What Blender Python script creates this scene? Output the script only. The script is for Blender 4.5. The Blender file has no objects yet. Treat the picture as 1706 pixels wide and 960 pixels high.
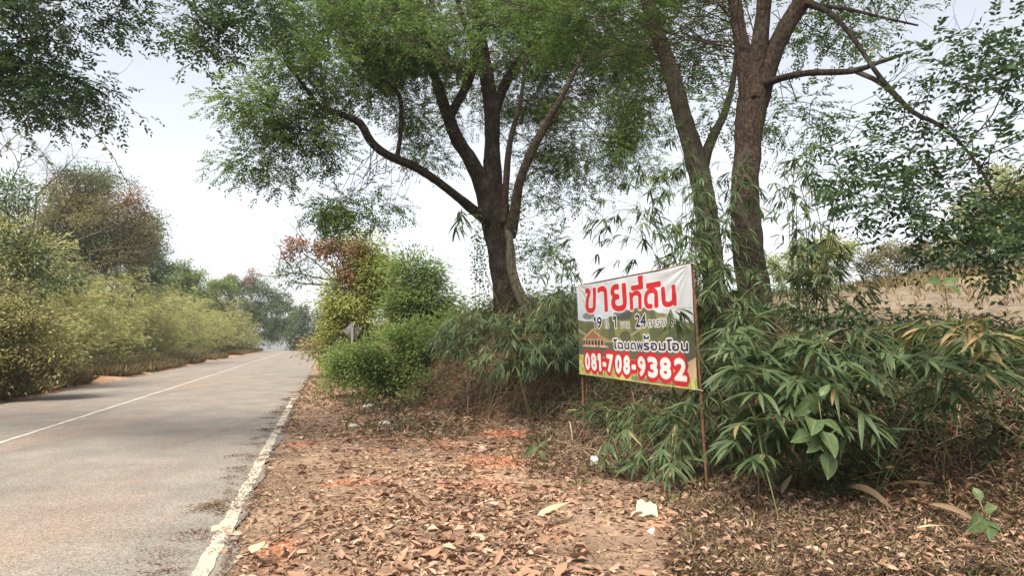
import bpy, math, numpy as np
from mathutils import Vector
R = np.random.default_rng(7)
SC = bpy.context.scene
COL = SC.collection

# ------------------------------------------------------------------ camera
FPX, CAMZ = 1150.0, 1.5                       # focal length in photo pixels, eye height
PITCH = math.atan(85 / FPX)
cd = bpy.data.cameras.new('camera'); cam = bpy.data.objects.new('camera', cd); COL.objects.link(cam)
cd.sensor_width = 36; cd.lens = 36 * FPX / 1706; cd.clip_end = 3000; cd.clip_start = 0.05
cam.location = (0, 0, CAMZ); cam.rotation_euler = (math.pi / 2 + PITCH, 0, 0)
SC.camera = cam
# ------------------------------------------------------------------ sky, sun, exposure
SUN_EL, SUN_AZ = math.radians(60), math.radians(208)      # azimuth clockwise from +Y: behind the camera
w = bpy.data.worlds.new('World'); SC.world = w; w.use_nodes = True
nt = w.node_tree; bg = nt.nodes['Background']
sky = nt.nodes.new('ShaderNodeTexSky'); sky.sky_type = 'NISHITA'; sky.sun_disc = False
sky.sun_elevation = SUN_EL; sky.sun_rotation = SUN_AZ; sky.air_density = 1.0; sky.dust_density = 1.5; sky.ozone_density = 1.0
hs = nt.nodes.new('ShaderNodeHueSaturation'); hs.inputs['Saturation'].default_value = 0.27
nt.links.new(sky.outputs[0], hs.inputs['Color']); nt.links.new(hs.outputs[0], bg.inputs[0])
bg.inputs[1].default_value = 0.088
sd = bpy.data.lights.new('sun', 'SUN'); sd.energy = 3.3; sd.angle = math.radians(32); sd.color = (1, .91, .77)
so = bpy.data.objects.new('sun', sd); COL.objects.link(so)
sv = Vector((math.sin(SUN_AZ) * math.cos(SUN_EL), math.cos(SUN_AZ) * math.cos(SUN_EL), math.sin(SUN_EL)))
so.rotation_euler = sv.to_track_quat('Z', 'Y').to_euler()
SC.view_settings.view_transform = 'Standard'; SC.view_settings.look = 'None'
SC.view_settings.exposure = 1.55; SC.view_settings.gamma = 1
SC.render.engine = 'CYCLES'
SC.cycles.max_bounces = 7; SC.cycles.diffuse_bounces = 4; SC.cycles.transmission_bounces = 4; SC.cycles.volume_bounces = 0
SC.cycles.caustics_reflective = False; SC.cycles.caustics_refractive = False
SC.cycles.use_denoising = True

# ------------------------------------------------------------------ helpers
A = np.asarray
def ray(px, py):
    px = A(px, float); py = A(py, float)
    dx = (px - 853) / FPX; dy = (480 - py) / FPX
    c, s = math.cos(PITCH), math.sin(PITCH)
    return np.stack([dx, c - s * dy, s + c * dy], -1)
def at(px, py, Y):
    d = ray(px, py); k = A(Y, float) / d[..., 1]
    return d * k[..., None] + A([0, 0, CAMZ])
def nrm(v):
    return v / np.maximum(np.linalg.norm(v, axis=-1, keepdims=True), 1e-9)
def rnd(*s): return R.uniform(-1, 1, s)
def vnoise(p, scale, seed=0):
    """smooth value noise of 2-D points, -1..1"""
    q = A(p, float) / scale; i = np.floor(q).astype(np.int64); f = q - i; f = f * f * (3 - 2 * f)
    def h(a, b):
        n = (a * 374761393 + b * 668265263 + seed * 974711) & 0x7fffffff
        n = ((n ^ (n >> 13)) * 1274126177) & 0x7fffffff
        return ((n ^ (n >> 16)) & 0xffff) / 32767.5 - 1
    a, b = i[..., 0], i[..., 1]
    return ((h(a, b) * (1 - f[..., 0]) + h(a + 1, b) * f[..., 0]) * (1 - f[..., 1])
            + (h(a, b + 1) * (1 - f[..., 0]) + h(a + 1, b + 1) * f[..., 0]) * f[..., 1])
# the road runs along u; s = metres along it, t = metres right of its right-hand edge line
UX, UY = -0.2603, 0.9655
def st(x, y): return x * UX + y * UY, x * UY - y * UX + 0.77
def xy(s, t): return UX * s + UY * (t - .77), UY * s - UX * (t - .77)
ROADL = -6.45
def foot(s): return np.interp(s, [-10, 0, 6, 10, 12, 14, 18, 24, 40, 120], [6.2, 5.8, 5.1, 4.8, 4.1, 3.0, 2.3, 1.3, 1.0, 1.0])
def sstep(x): x = np.clip(x, 0, 1); return x * x * (3 - 2 * x)
def crest(s): return -0.0022 * np.maximum(s - 88, 0) ** 2 * (s < 160) - (s >= 160) * 11.4
def zg(x, y):
    s, t = st(A(x, float), A(y, float)); p = np.stack([s, t], -1)
    d = t - foot(s)
    n = vnoise(p, 2.3, 1) * .6 + vnoise(p, .8, 2) * .3 + vnoise(p, .33, 3) * .12
    hb = np.interp(s, [0, 8, 10.5, 14, 25, 60], [1.25, 1.4, 1.6, 2.05, 1.5, 1.1])
    z = hb * sstep(d / np.interp(s, [9, 13], [2.6, 1.9])) + .088 * np.clip(d - 2.6, 0, 20) + .03 * np.clip(d - 22, 0, 200)
    z = z + n * (.035 * sstep(t / 1.2) + .16 * sstep(d / 1.2))
    e = ROADL - t
    z = z + np.clip(e, 0, 30) * .06 + n * .06 * sstep(e / 1.5) + .9 * sstep((e - 3) / 6)
    inroad = (t > ROADL - .2) & (t < .14)
    return np.where(inroad, -.03, z) + crest(s)
def gpt(x, y, dz=0.0):
    return np.stack([A(x, float), A(y, float), zg(x, y) + dz], -1)
def hit(px, py):
    """where the view ray of a photo pixel meets the ground: a real place on the terrain"""
    d = ray(px, py); Y = np.full(d.shape[:-1], 2.0); done = np.zeros(Y.shape, bool)
    def below(q): p = d * (q / d[..., 1])[..., None] + A([0, 0, CAMZ]); return p[..., 2] < zg(p[..., 0], p[..., 1])
    for _ in range(110):
        done |= below(Y); Y = np.where(done, Y, Y * 1.035)
        if done.all(): break
    a, b = Y / 1.035, Y.copy()
    for _ in range(8):
        h = (a + b) / 2; k = below(h); b = np.where(k, h, b); a = np.where(k, a, h)
    Y = b
    p = d * (Y / d[..., 1])[..., None] + A([0, 0, CAMZ])
    p[..., 2] = zg(p[..., 0], p[..., 1]); return p

class MB:
    """collects triangles"""
    def __init__(s): s.v, s.f, s.n = [], [], 0
    def add(s, v, f):
        v = A(v, np.float32).reshape(-1, 3); f = A(f, np.int32).reshape(-1, 3)
        if len(v): s.v.append(v); s.f.append(f + s.n); s.n += len(v)
        return s
    def build(s, name, mat, parent=None, smooth=False, col=None, world=False):
        me = bpy.data.meshes.new(name); v = np.concatenate(s.v); f = np.concatenate(s.f)
        if parent is not None: v = v - A((parent.parent or parent).location, np.float32)
        me.vertices.add(len(v)); me.vertices.foreach_set('co', v.ravel())
        me.loops.add(f.size); me.loops.foreach_set('vertex_index', f.ravel())
        me.polygons.add(len(f)); me.polygons.foreach_set('loop_start', np.arange(0, f.size, 3, dtype=np.int32))
        me.polygons.foreach_set('loop_total', np.full(len(f), 3, np.int32))
        if smooth: me.polygons.foreach_set('use_smooth', np.ones(len(f), bool))
        if col is not None:
            ca = me.color_attributes.new('tint', 'FLOAT_COLOR', 'POINT')
            ca.data.foreach_set('color', np.concatenate([col, np.ones((len(col), 1))], 1).astype(np.float32).ravel())
        me.update(); me.validate()
        me.materials.append(mat)
        o = bpy.data.objects.new(name, me); COL.objects.link(o)
        if parent is not None: o.parent = parent
        return o
def tag(o, label=None, cat=None, group=None, kind=None):
    for k, v in (('label', label), ('category', cat), ('group', group), ('kind', kind)):
        if v: o[k] = v
    return o
def empty(name, loc, label, cat, group=None):
    o = bpy.data.objects.new(name, None); COL.objects.link(o); o.location = Vector([float(c) for c in loc])
    return tag(o, label, cat, group)
def copy_thing(src, loc, rz, sc, label=None):
    r = src.copy(); COL.objects.link(r); r.location = Vector([float(c) for c in loc]); r.rotation_euler = (0, 0, rz)
    r.scale = (sc, sc, sc) if np.isscalar(sc) else sc
    if label: r['label'] = label
    for ch in src.children:
        c = ch.copy(); COL.objects.link(c); c.parent = r
    return r

def tubes(P, Rd, sides=5, wob=0.0, cap=False):
    """P (N,K,3) polylines, Rd (N,K) radii"""
    P = A(P, float); Rd = A(Rd, float)
    if P.ndim == 2: P, Rd = P[None], Rd[None]
    N, K, _ = P.shape
    T = nrm(np.gradient(P, axis=1)) if K > 1 else P
    ref = np.where(np.abs(nrm(P[:, -1] - P[:, 0])[:, 2:3]) > .8, A([[1., .15, 0]]), A([[.1, .1, 1.]]))[:, None]
    X = nrm(np.cross(T, ref)); Yv = np.cross(T, X)
    a = np.arange(sides) / sides * 2 * math.pi
    rr = Rd[..., None] * np.ones(sides)
    if wob: rr = rr * (1 + wob * R.normal(size=rr.shape) * .5 + wob * np.sin(3 * a + R.uniform(0, 6)))
    V = P[:, :, None] + rr[..., None] * (np.cos(a)[:, None] * X[:, :, None] + np.sin(a)[:, None] * Yv[:, :, None])
    i = np.arange(K - 1)[:, None] * sides; j = np.arange(sides)[None]; j2 = (j + 1) % sides
    q = np.stack([i + j, i + j2, i + sides + j2, i + j, i + sides + j2, i + sides + j], -1).reshape(-1, 3)
    F = (q[None] + (np.arange(N) * K * sides)[:, None, None]).reshape(-1, 3)
    return V.reshape(-1, 3), F
def smooth_line(P, rad, step):
    """Catmull-Rom through control points"""
    P = A(P, float); rad = A(rad, float)
    Q = np.vstack([2 * P[0] - P[1], P, 2 * P[-1] - P[-2]]); out, ro = [], []
    for i in range(len(P) - 1):
        n = max(2, int(np.linalg.norm(P[i + 1] - P[i]) / step))
        u = (np.arange(n) / n)[:, None]
        a, b, c, d = Q[i], Q[i + 1], Q[i + 2], Q[i + 3]
        out.append(.5 * (2 * b + (c - a) * u + (2 * a - 5 * b + 4 * c - d) * u ** 2 + (3 * b - a - 3 * c + d) * u ** 3))
        ro.append(rad[i] + (rad[i + 1] - rad[i]) * u[:, 0])
    out.append(P[-1:]); ro.append(rad[-1:])
    return np.concatenate(out), np.concatenate(ro)

def leaves(B, D, Nn, L, W, detail=0, bend=.12, fold=.18):
    """lens-shaped leaves: base B, direction D, face normal Nn; detail 0 = 2 triangles, 1 = 8 triangles with midrib and bend"""
    B = A(B, float); D = nrm(A(D, float)); n = len(B)
    L = np.broadcast_to(A(L, float), n)[:, None]; W = np.broadcast_to(A(W, float), n)[:, None]
    S = nrm(np.cross(D, Nn)); U = np.cross(S, D)
    if detail == 0:
        m = B + D * L * .42 + U * W * fold
        V = np.stack([B, m + S * W * .5, B + D * L - U * L * bend, m - S * W * .5], 1)
        f = A([[0, 1, 2], [0, 2, 3]]); k = 4
    else:
        c1 = B + D * L * .28 + U * L * bend * .25; c2 = B + D * L * .66 + U * L * bend * .05
        V = np.stack([B, c1 + S * W * .46 + U * W * fold, c2 + S * W * .38 + U * W * fold, B + D * L - U * L * bend,
                      c2 - S * W * .38 + U * W * fold, c1 - S * W * .46 + U * W * fold, c1, c2], 1)
        f = A([[0, 1, 6], [0, 6, 5], [1, 2, 7], [1, 7, 6], [6, 7, 4], [6, 4, 5], [2, 3, 7], [7, 3, 4]]); k = 8
    F = (f[None] + (np.arange(n) * k)[:, None, None]).reshape(-1, 3)
    return V.reshape(-1, 3), F
def pinnate(B, D, rach, pairs, L, W, droop=.35):
    """compound leaves: leaflets in pairs along a rachis"""
    n = len(B); D = nrm(D); up = nrm(A([0, 0, 1.]) + .5 * rnd(n, 3)); S = nrm(np.cross(D, up)); U = np.cross(S, D)
    rach = np.broadcast_to(A(rach, float), n); Bs, Ds, Ns, Ls = [], [], [], []
    for k in range(pairs):
        q = (k + 1) / pairs; p = B + D * (rach * q)[:, None] - A([0, 0, 1.]) * (rach * droop * q * q)[:, None]
        for sg in (-1, 1):
            d = D * .55 + S * sg * .85 - A([0, 0, 1.]) * droop * .7 + .25 * rnd(n, 3)
            Bs.append(p + .01 * rnd(n, 3)); Ds.append(d); Ns.append(U + .45 * rnd(n, 3)); Ls.append(L * R.uniform(.75, 1.15, n))
    Ls = np.concatenate(Ls)
    return leaves(np.concatenate(Bs), np.concatenate(Ds), np.concatenate(Ns), Ls, Ls * (W / L), 0, bend=.1)

# ------------------------------------------------------------------ materials
def newmat(name):
    m = bpy.data.materials.new(name); m.use_nodes = True
    return m, m.node_tree, m.node_tree.nodes['Principled BSDF']
def ramp(nt, cols, pos=None):
    r = nt.nodes.new('ShaderNodeValToRGB'); e = r.color_ramp.elements
    pos = pos or [i / max(1, len(cols) - 1) for i in range(len(cols))]
    while len(e) < len(cols): e.new(.5)
    for k, (c, p) in enumerate(zip(cols, pos)): e[k].position = p; e[k].color = (*c, 1)
    return r
def leafmat(name, cols, trans=.35, rough=.5, pos=None, spec=.3):
    m, nt, b = newmat(name); L = nt.links.new
    g = nt.nodes.new('ShaderNodeNewGeometry'); r = ramp(nt, cols, pos); L(g.outputs['Random Per Island'], r.inputs[0])
    L(r.outputs[0], b.inputs['Base Color']); b.inputs['Roughness'].default_value = rough
    b.inputs['Specular IOR Level'].default_value = spec
    if trans:
        t = nt.nodes.new('ShaderNodeBsdfTranslucent'); h = nt.nodes.new('ShaderNodeHueSaturation')
        h.inputs['Value'].default_value = 1.25; h.inputs['Hue'].default_value = .49; L(r.outputs[0], h.inputs['Color']); L(h.outputs[0], t.inputs[0])
        mx = nt.nodes.new('ShaderNodeMixShader'); mx.inputs[0].default_value = trans
        L(b.outputs[0], mx.inputs[1]); L(t.outputs[0], mx.inputs[2]); L(mx.outputs[0], nt.nodes['Material Output'].inputs[0])
    return m
def noisemat(name, cols, scale, rough=.85, bump=.5, dist=.02, stretch=(1, 1, 1), pos=None, detail=8):
    m, nt, b = newmat(name); L = nt.links.new
    tc = nt.nodes.new('ShaderNodeTexCoord'); mp = nt.nodes.new('ShaderNodeMapping'); mp.inputs['Scale'].default_value = stretch
    L(tc.outputs['Object'], mp.inputs[0]); n = nt.nodes.new('ShaderNodeTexNoise'); n.inputs['Scale'].default_value = scale
    n.inputs['Detail'].default_value = detail; n.inputs['Roughness'].default_value = .65; L(mp.outputs[0], n.inputs[0])
    r = ramp(nt, cols, pos or [.3 + .4 * i / max(1, len(cols) - 1) for i in range(len(cols))]); L(n.outputs[0], r.inputs[0])
    co = r.outputs[0]
    if name.startswith('bark'):                                          # lichen and damp patches
        n2 = nt.nodes.new('ShaderNodeTexNoise'); n2.inputs['Scale'].default_value = 2.6; n2.inputs['Detail'].default_value = 9; n2.inputs['Roughness'].default_value = .7; L(tc.outputs['Object'], n2.inputs[0])
        r2 = ramp(nt, [(0, 0, 0), (.55,) * 3], [.52, .66]); L(n2.outputs[0], r2.inputs[0]); x = nt.nodes.new('ShaderNodeMix'); x.data_type = 'RGBA'
        L(r2.outputs[0], x.inputs[0]); L(co, x.inputs[6]); x.inputs[7].default_value = (.13, .125, .095, 1); co = x.outputs[2]
    L(co, b.inputs['Base Color']); b.inputs['Roughness'].default_value = rough; b.inputs['Specular IOR Level'].default_value = .2
    if bump:
        bp = nt.nodes.new('ShaderNodeBump'); bp.inputs['Strength'].default_value = bump; bp.inputs['Distance'].default_value = dist
        L(n.outputs[0], bp.inputs['Height']); L(bp.outputs[0], b.inputs['Normal'])
    return m
def tintmat(name, scales, bump=.6, dist=.02, rough=.9, lo=.6, hi=1.4):
    """vertex tint times two noises"""
    m, nt, b = newmat(name); L = nt.links.new
    at_ = nt.nodes.new('ShaderNodeAttribute'); at_.attribute_name = 'tint'
    tc = nt.nodes.new('ShaderNodeTexCoord'); c = at_.outputs['Color']; last = None
    for k, s in enumerate(scales):
        n = nt.nodes.new('ShaderNodeTexNoise'); n.inputs['Scale'].default_value = s; n.inputs['Detail'].default_value = 6
        n.inputs['Roughness'].default_value = .65; L(tc.outputs['Object'], n.inputs[0])
        r = ramp(nt, [(lo,) * 3, (hi,) * 3], [.3, .7]); L(n.outputs[0], r.inputs[0])
        mx = nt.nodes.new('ShaderNodeMix'); mx.data_type = 'RGBA'; mx.blend_type = 'MULTIPLY'; mx.inputs[0].default_value = 1
        L(c, mx.inputs[6]); L(r.outputs[0], mx.inputs[7]); c = mx.outputs[2]; last = n
    L(c, b.inputs['Base Color']); b.inputs['Roughness'].default_value = rough; b.inputs['Specular IOR Level'].default_value = .15
    bp = nt.nodes.new('ShaderNodeBump'); bp.inputs['Strength'].default_value = bump; bp.inputs['Distance'].default_value = dist
    L(last.outputs[0], bp.inputs['Height']); L(bp.outputs[0], b.inputs['Normal'])
    return m
M = {}
M['tree_leaf'] = leafmat('tree_leaf', [(.05, .09, .02), (.08, .135, .03), (.11, .175, .04), (.15, .215, .055)], .55)
M['canopy_leaf'] = leafmat('canopy_leaf', [(.04, .085, .02), (.066, .125, .03), (.09, .16, .038), (.13, .2, .05)], .5)
M['dark_leaf'] = leafmat('dark_leaf', [(.024, .052, .022), (.038, .076, .028), (.062, .105, .036)], .4, .38, spec=.5)
M['bamboo_leaf'] = leafmat('bamboo_leaf', [(.035, .06, .026), (.056, .09, .038), (.08, .12, .05), (.115, .155, .066), (.26, .19, .09)], .35, pos=[0, .3, .7, .95, 1])
M['yellow_bamboo'] = leafmat('yellow_bamboo', [(.05, .08, .03), (.10, .13, .05), (.2, .17, .07), (.36, .24, .12)], .35, pos=[0, .5, .8, 1])
M['big_leaf'] = leafmat('big_leaf', [(.05, .085, .035), (.075, .12, .05), (.10, .155, .07)], .3, .5)
M['thicket_leaf'] = leafmat('thicket_leaf', [(.20, .23, .085), (.29, .32, .11), (.39, .39, .16), (.52, .47, .26)], .45)
M['bush_leaf'] = leafmat('bush_leaf', [(.08, .13, .035), (.12, .19, .05), (.17, .24, .065), (.24, .29, .1)], .45)
M['lime_leaf'] = leafmat('lime_leaf', [(.15, .19, .045), (.22, .27, .06), (.31, .34, .085), (.38, .37, .13)], .45)
M['far_leaf'] = leafmat('far_leaf', [(.065, .105, .045), (.10, .15, .06), (.135, .19, .08)], .35)
M['brown_leaf'] = leafmat('brown_leaf', [(.16, .08, .04), (.26, .13, .065), (.34, .19, .10)], .3)
M['olive_leaf'] = leafmat('olive_leaf', [(.12, .12, .05), (.18, .165, .07), (.24, .2, .10), (.15, .17, .06)], .35)
M['dry_grass'] = leafmat('dry_grass', [(.16, .12, .06), (.26, .20, .10), (.36, .29, .16), (.2, .2, .085)], .35)
M['green_grass'] = leafmat('green_grass', [(.08, .11, .04), (.13, .16, .06), (.2, .19, .09), (.28, .22, .13)], .35)
M['litter'] = leafmat('litter', [(.085, .05, .033), (.18, .104, .066), (.285, .17, .11), (.36, .232, .157), (.44, .33, .245)], .12, .6, [0, .25, .55, .85, 1])
M['dark_litter'] = leafmat('dark_litter', [(.06, .04, .026), (.11, .07, .045), (.18, .115, .075), (.28, .2, .14)], .05, .7)
M['dry_stem'] = leafmat('dry_stem', [(.07, .045, .03), (.13, .085, .055), (.20, .14, .09), (.33, .25, .17)], 0, .8)
M['brush'] = leafmat('brush', [(.07, .045, .03), (.125, .08, .052), (.19, .125, .083), (.33, .235, .16)], 0, .8, [0, .35, .8, 1])
M['sheath'] = leafmat('sheath', [(.56, .40, .24), (.62, .47, .3), (.68, .53, .35)], .35, .5)
M['bark_dark'] = noisemat('bark_dark', [(.010, .007, .006), (.032, .023, .018), (.085, .062, .048)], 26, .95, 1, .09, (1, 1, .4))
M['bark_brown'] = noisemat('bark_brown', [(.016, .011, .009), (.052, .036, .027), (.13, .092, .07)], 34, .95, 1, .08, (1, 1, .45))
M['bark_grey'] = noisemat('bark_grey', [(.035, .032, .022), (.085, .072, .052), (.16, .135, .105)], 24, .95, 1, .06, (1, 1, .5))
M['twig'] = noisemat('twig', [(.03, .025, .018), (.08, .06, .045)], 20, .9, 0)
M['pale_twig'] = noisemat('pale_twig', [(.18, .14, .10), (.34, .28, .21)], 12, .9, 0)
M['culm'] = noisemat('culm', [(.07, .09, .035), (.13, .14, .06), (.2, .17, .09)], 6, .5, 0)

def veined(name, cols):
    m = leafmat(name, cols, .3, .45); nt = m.node_tree; L = nt.links.new; b = nt.nodes['Principled BSDF']; src = b.inputs['Base Color'].links[0].from_socket
    tc = nt.nodes.new('ShaderNodeTexCoord'); sp = nt.nodes.new('ShaderNodeSeparateXYZ'); L(tc.outputs['Object'], sp.inputs[0])
    def mth(op, a, v):
        q = nt.nodes.new('ShaderNodeMath'); q.operation = op; L(a, q.inputs[0])
        if hasattr(v, 'links'): L(v, q.inputs[1])
        else: q.inputs[1].default_value = v
        return q.outputs[0]
    ay = mth('ABSOLUTE', sp.outputs[1], 0); k = mth('SUBTRACT', sp.outputs[0], mth('MULTIPLY', ay, .7)); fr = mth('ABSOLUTE', mth('SUBTRACT', mth('FRACT', mth('MULTIPLY', k, 8), 0), .5), 0)
    r1 = ramp(nt, [(1, 1, 1), (0, 0, 0)], [.012, .035]); L(ay, r1.inputs[0]); r2 = ramp(nt, [(.6,) * 3, (0, 0, 0)], [0.02, .09]); L(fr, r2.inputs[0])
    n = nt.nodes.new('ShaderNodeTexNoise'); n.inputs['Scale'].default_value = 5; n.inputs['Detail'].default_value = 6; L(tc.outputs['Object'], n.inputs[0])
    r3 = ramp(nt, [(.55, .5, .45), (1.25, 1.2, 1.1)], [.3, .7]); L(n.outputs[0], r3.inputs[0])
    def mx(a, b_, f, mode):
        x = nt.nodes.new('ShaderNodeMix'); x.data_type = 'RGBA'; x.blend_type = mode
        L(a, x.inputs[6])
        if isinstance(b_, tuple): x.inputs[7].default_value = b_
        else: L(b_, x.inputs[7])
        if isinstance(f, float): x.inputs[0].default_value = f
        else: L(f, x.inputs[0])
        return x.outputs[2]
    c = mx(src, r3.outputs[0], 1.0, 'MULTIPLY'); vein = (.17, .21, .11, 1); c = mx(c, vein, r1.outputs[0], 'MIX'); c = mx(c, vein, r2.outputs[0], 'MIX')
    L(c, b.inputs['Base Color']); return m
M['big_leaf'] = veined('big_leaf', [(.05, .085, .035), (.075, .12, .05), (.10, .155, .07)])
# ------------------------------------------------------------------ ground, road
def grid_mesh(sv, tv, zfun):
    S, T = np.meshgrid(sv, tv, indexing='ij'); X, Y = xy(S, T); Z = zfun(X, Y, S, T)
    V = np.stack([X, Y, Z], -1).reshape(-1, 3); n, m = S.shape
    i = np.arange(n - 1)[:, None] * m; j = np.arange(m - 1)[None]
    F = np.stack([i + j, i + j + m, i + j + m + 1, i + j, i + j + m + 1, i + j + 1], -1)[..., [0, 2, 1, 3, 5, 4]].reshape(-1, 3)
    return V, F, S.reshape(-1), T.reshape(-1)
sv = np.concatenate([np.linspace(-120, -7, 10), np.arange(-6, 30, .19), np.arange(30, 60, .6), np.arange(60, 170, 2), np.linspace(172, 420, 10)])
tv = np.concatenate([np.linspace(-200, -24, 10), np.arange(-22, -8, .7), np.arange(-8, -6.2, .1), [-5, -3, -1], np.arange(-.4, 9, .13), np.arange(9, 30, .6), np.arange(31, 60, 3), np.linspace(64, 200, 8)])
V, F, gs, gt = grid_mesh(sv, tv, lambda X, Y, S, T: zg(X, Y))
pp = np.stack([gs, gt], -1)
def mixc(a, b, k): return a * (1 - k[:, None]) + A(b) * k[:, None]
gcol = np.tile(A([[.21, .145, .102]]), (len(gs), 1))                                   # brown verge earth
gcol = mixc(gcol, (.34, .24, .165), np.clip(vnoise(pp, .9, 11) * .9 + .1, 0, 1) * (gt < 5))        # pale trodden patches
gcol = mixc(gcol, (.38, .14, .07), np.clip(vnoise(pp, .5, 12) * 1.6 - .7, 0, .7))                 # red laterite
dd = gt - foot(gs)
gcol = mixc(gcol, (.13, .085, .055), sstep(dd / .8) * (1 - sstep((dd - 3.2) / 2)))            # bank: root-bound brown earth
hx, hy = 0, 0
for (px, py, rad) in ((740, 665, .75), (840, 722, .6), (790, 690, .4), (930, 690, .3)):                             # slumped red soil
    h0 = hit(px, py); hs_, ht_ = st(h0[0], h0[1])
    gcol = mixc(gcol, (.52, .16, .075), sstep(1.25 - np.hypot(gs - hs_, gt - ht_) / rad + .35 * vnoise(pp, .3, 13)) * .9)
gcol = mixc(gcol, (.165, .13, .096), sstep((dd - 3.4) / 1.5))                                             # field earth
gcol = mixc(gcol, (.27, .225, .12), sstep((dd - 13 + 3 * vnoise(pp, 3, 15)) / 4) * .85)              # dry grass at its far side
gcol = mixc(gcol, (.31, .195, .125), sstep((ROADL + .9 - gt + .5 * vnoise(pp, 1.5, 16)) / .5) * (gt > -7.5 + .4 * vnoise(pp, 2, 17)))  # left red shoulder
gcol = mixc(gcol, (.16, .13, .07), sstep((-7.2 - gt) / .6))
mb = MB().add(V, F); ground = mb.build('ground', tintmat('ground_soil', [3, 22, 120], .8, .015), smooth=True, col=gcol)
tag(ground, kind='structure')

# road: slightly cambered asphalt sheet, ragged right edge hidden by litter
def roadz(S, T): return .012 + .05 * np.sin(np.clip((T - ROADL) / (-ROADL + .2), 0, 1) * math.pi) + crest(S)
rs = np.concatenate([np.arange(-30, 25, .25), np.arange(25, 60, .5), np.arange(60, 150, 1)]); rt = np.linspace(ROADL, .17, 46)
V, F, a_, b_ = grid_mesh(rs, rt, lambda X, Y, S, T: roadz(S, T) - .02)
edge = (b_ > .16) | (b_ < ROADL + .01); jit = vnoise(np.stack([a_, b_], -1), .5, 21) * .09 * edge
V[:, 0] += UY * jit; V[:, 1] += -UX * jit
m, nt, b = newmat('asphalt'); L = nt.links.new
tc = nt.nodes.new('ShaderNodeTexCoord')
def tn(scale, det=6, st_=(1, 1, 1), rgh=.6):
    mp = nt.nodes.new('ShaderNodeMapping'); mp.inputs['Rotation'].default_value = (0, 0, -math.atan2(-UX, UY)); mp.inputs['Scale'].default_value = st_
    L(tc.outputs['Object'], mp.inputs[0]); n = nt.nodes.new('ShaderNodeTexNoise'); n.inputs['Scale'].default_value = scale
    n.inputs['Detail'].default_value = det; n.inputs['Roughness'].default_value = rgh; L(mp.outputs[0], n.inputs[0]); return n.outputs[0]
def mixn(c1, c2, fac, mode='MIX'):
    x = nt.nodes.new('ShaderNodeMix'); x.data_type = 'RGBA'; x.blend_type = mode
    for s_, v in ((x.inputs[0], fac), (x.inputs[6], c1), (x.inputs[7], c2)):
        if hasattr(v, 'is_linked') or hasattr(v, 'links'): L(v, s_)
        else: s_.default_value = v
    return x.outputs[2]
def rm(v, p0, p1, c0=0., c1=1.):
    r = ramp(nt, [(c0,) * 3, (c1,) * 3], [p0, p1]); L(v, r.inputs[0]); return r.outputs[0]
c = mixn((.152, .137, .121, 1), (.215, .193, .169, 1), rm(tn(1.2), .35, .7))
c = mixn(c, (.25, .165, .12, 1), rm(tn(.45, 5, (1.6, .45, 1)), .47, .75, 0, .55))          # red dust swept along the lane
c = mixn(c, (.10, .092, .085, 1), rm(tn(.8, 4, (2.5, .16, 1)), .56, .72, 0, .5))            # long dark wheel wear
v = nt.nodes.new('ShaderNodeTexVoronoi'); v.inputs['Scale'].default_value = 95; L(tc.outputs['Object'], v.inputs[0])
c = mixn(c, rm(v.outputs['Color'], 0, 1, .45, 1.55), 1., 'MULTIPLY')
c = mixn(c, rm(tn(260, 3), .3, .7, .6, 1.4), 1., 'MULTIPLY')
L(c, b.inputs['Base Color']); b.inputs['Roughness'].default_value = .8; b.inputs['Specular IOR Level'].default_value = .25
bp = nt.nodes.new('ShaderNodeBump'); bp.inputs['Strength'].default_value = .5; bp.inputs['Distance'].default_value = .006
L(v.outputs['Distance'], bp.inputs['Height']); L(bp.outputs[0], b.inputs['Normal'])
road = MB().add(V, F).build('road', m, smooth=True); tag(road, kind='structure')

# painted lines, worn through in places
def paint(name, t0, t1, s0, s1, wear, seed, colr):
    m, nt_, b = newmat(name + '_paint'); Lk = nt_.links.new
    tc_ = nt_.nodes.new('ShaderNodeTexCoord'); n1 = nt_.nodes.new('ShaderNodeTexNoise'); n1.inputs['Scale'].default_value = 7; n1.inputs['Detail'].default_value = 8
    n1.inputs['Roughness'].default_value = .7; Lk(tc_.outputs['Object'], n1.inputs[0])
    r = ramp(nt_, [(.24, .2, .165), (.36, .31, .26), colr], [wear - .1, wear - .02, wear + .12]); Lk(n1.outputs[0], r.inputs[0]); Lk(r.outputs[0], b.inputs['Base Color'])
    b.inputs['Roughness'].default_value = .8
    S = np.concatenate([np.arange(s0, min(30, s1), .1), np.arange(30, s1, .7)])
    V, F, a_, b_ = grid_mesh(S, np.linspace(t0, t1, 3), lambda X, Y, S, T: roadz(S, T) - .014)
    e = np.where(b_ < t0 + .001, -1, np.where(b_ > t1 - .001, 1, 0)) * (vnoise(np.stack([a_, b_ * 9], -1), .14, seed) * .014 - .006)
    V[:, 0] += UY * e; V[:, 1] += -UX * e
    o = MB().add(V, F).build(name, m); tag(o, kind='structure'); return o
paint('edge_line', -.03, .095, -6, 18.5, .40, 31, (.35, .31, .255))
paint('centre_line', -3.65, -3.56, -6, 110, .45, 33, (.42, .39, .35))

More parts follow.
